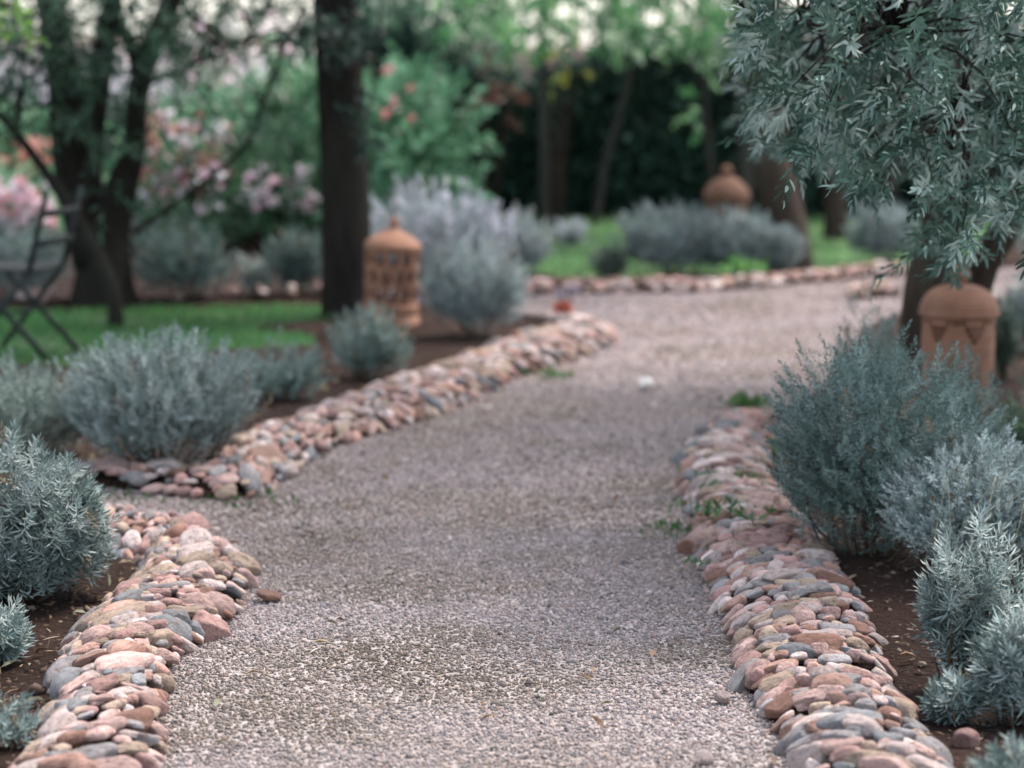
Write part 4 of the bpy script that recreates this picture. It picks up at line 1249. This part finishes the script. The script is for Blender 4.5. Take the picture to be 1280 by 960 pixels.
mb.build('dark_core', flat_mat('hedge_core_dark', (.014, .02, .015), .95, noise=.4), root, smooth=False)  # solid dark slab standing in for the hedge's shaded inside
root = empty('hedge', (-6.4, 23.6, 0)); tag(root, 'shorter green hedge behind the coral-flowered shrubs', 'hedge')
n = 3600
P = np.c_[rng.uniform(-3, 4.4, n), -.6 + .8 * rng.random(n) ** 2, rng.uniform(.02, .85, n) ** .9 * 1.05]
crown('foliage', root, P, np.tile([0, -1.0, .2], (n, 1)), .1, .045, MIDG + DKG, M_DARK, 6, .2, 0)
mb = MB(); mb.box((.7, .2, .4), (7.4, .5, .8)); mb.build('dark_core', bpy.data.materials['hedge_core_dark'], root, smooth=False)  # plain dark slab for the shaded inside of the shorter hedge

# pale plastered wall seen through the gaps on the left
root = empty('garden_wall', (-5.6, 30, 0)); tag(root, 'pale pinkish plastered garden wall glimpsed through the leaves', 'wall')
mb = MB(); mb.box((0, 0, .78), (9.0, .3, 1.56)); mb.build('masonry', M_PLASTER, root, smooth=False)
mb = MB(); mb.box((0, 0, 1.595), (9.1, .4, .066)); mb.build('coping', M_CLAY, root, smooth=False)
# far tree belt beyond the garden
n = 3200
px_ = rng.uniform(-16, 16, n); zt = 5 + 1.2 * np.sin(px_ * .6) + .8 * np.sin(px_ * 1.7 + 2)
zz = rng.random(n) ** .8 * zt
holes = (np.sin(px_ * 1.9 + 1) * np.sin(zz * 2.2) + .5 * np.sin(px_ * 4 + zz * 3)) > .3
keep = ~holes & ~((px_ < -3.3) & (px_ > -9)) & ~((np.abs(px_ - 2.2) < 3.2) & (rng.random(n) < .75))
P = np.c_[px_, 40 + rng.normal(0, 1.2, n), zz][keep]
V, F, k = leaves(P, norm(rng.normal(size=(len(P), 3))), rng.uniform(.3, .6, len(P)), rng.uniform(.2, .35, len(P)), hexa=True)
tag(link('woods', mesh_from('woods', V, F, M_DARK, np.repeat(palette([[.04, .08, .045], [.06, .11, .06], [.09, .15, .08]], len(P)), k, 0))), kind='stuff')

# ------------------------------------------------------------------ light, sky, camera
w = bpy.data.worlds.new('World'); scene.world = w; w.use_nodes = True
nt = w.node_tree; bg = nt.nodes['Background']
sky = nt.nodes.new('ShaderNodeTexSky'); sky.sky_type = 'NISHITA'; sky.sun_disc = False
EL, AZ = math.radians(60), math.radians(48)         # azimuth measured from +Y towards +X
sky.sun_elevation = EL; sky.sun_rotation = AZ
sky.air_density = 1.0; sky.dust_density = 1.5; sky.ozone_density = 1.0
veil = nt.nodes.new('ShaderNodeHueSaturation'); veil.inputs['Saturation'].default_value = .5     # thin bright cloud
nt.links.new(sky.outputs[0], veil.inputs['Color']); nt.links.new(veil.outputs[0], bg.inputs['Color']); bg.inputs['Strength'].default_value = .1
sun = bpy.data.lights.new('sun', 'SUN'); sun.energy = 1.5; sun.angle = math.radians(12); sun.color = (1.0, .90, .82)
so = bpy.data.objects.new('sun', sun); COL.objects.link(so)
dvec = Vector((math.sin(AZ) * math.cos(EL), math.cos(AZ) * math.cos(EL), math.sin(EL)))
so.rotation_euler = dvec.to_track_quat('Z', 'Y').to_euler()
so.location = (0, 0, 30)

cam = bpy.data.cameras.new('camera'); cam.lens = 80.0; cam.sensor_width = 36.0
cam.clip_start = .1; cam.clip_end = 3000
co = bpy.data.objects.new('camera', cam); COL.objects.link(co)
co.location = (0, 0, CAMZ); co.rotation_euler = (math.pi / 2 - PITCH, 0, 0)
cam.dof.use_dof = True; cam.dof.focus_distance = 5.9; cam.dof.aperture_fstop = 1.8
scene.camera = co

vs = scene.view_settings
vs.view_transform = 'Standard'; vs.look = 'None'; vs.gamma = 1.0; vs.use_curve_mapping = False
vs.exposure = 2.22
scene.display_settings.display_device = 'sRGB'
scene.cycles.use_denoising = True
scene.cycles.sample_clamp_indirect = 1.5; scene.cycles.sample_clamp_direct = 6.0; scene.cycles.caustics_reflective = False; scene.cycles.caustics_refractive = False
scene.cycles.max_bounces = 6; scene.cycles.diffuse_bounces = 3; scene.cycles.transmission_bounces = 3; scene.cycles.glossy_bounces = 2
scene.cycles.use_adaptive_sampling = True; scene.cycles.adaptive_threshold = .012
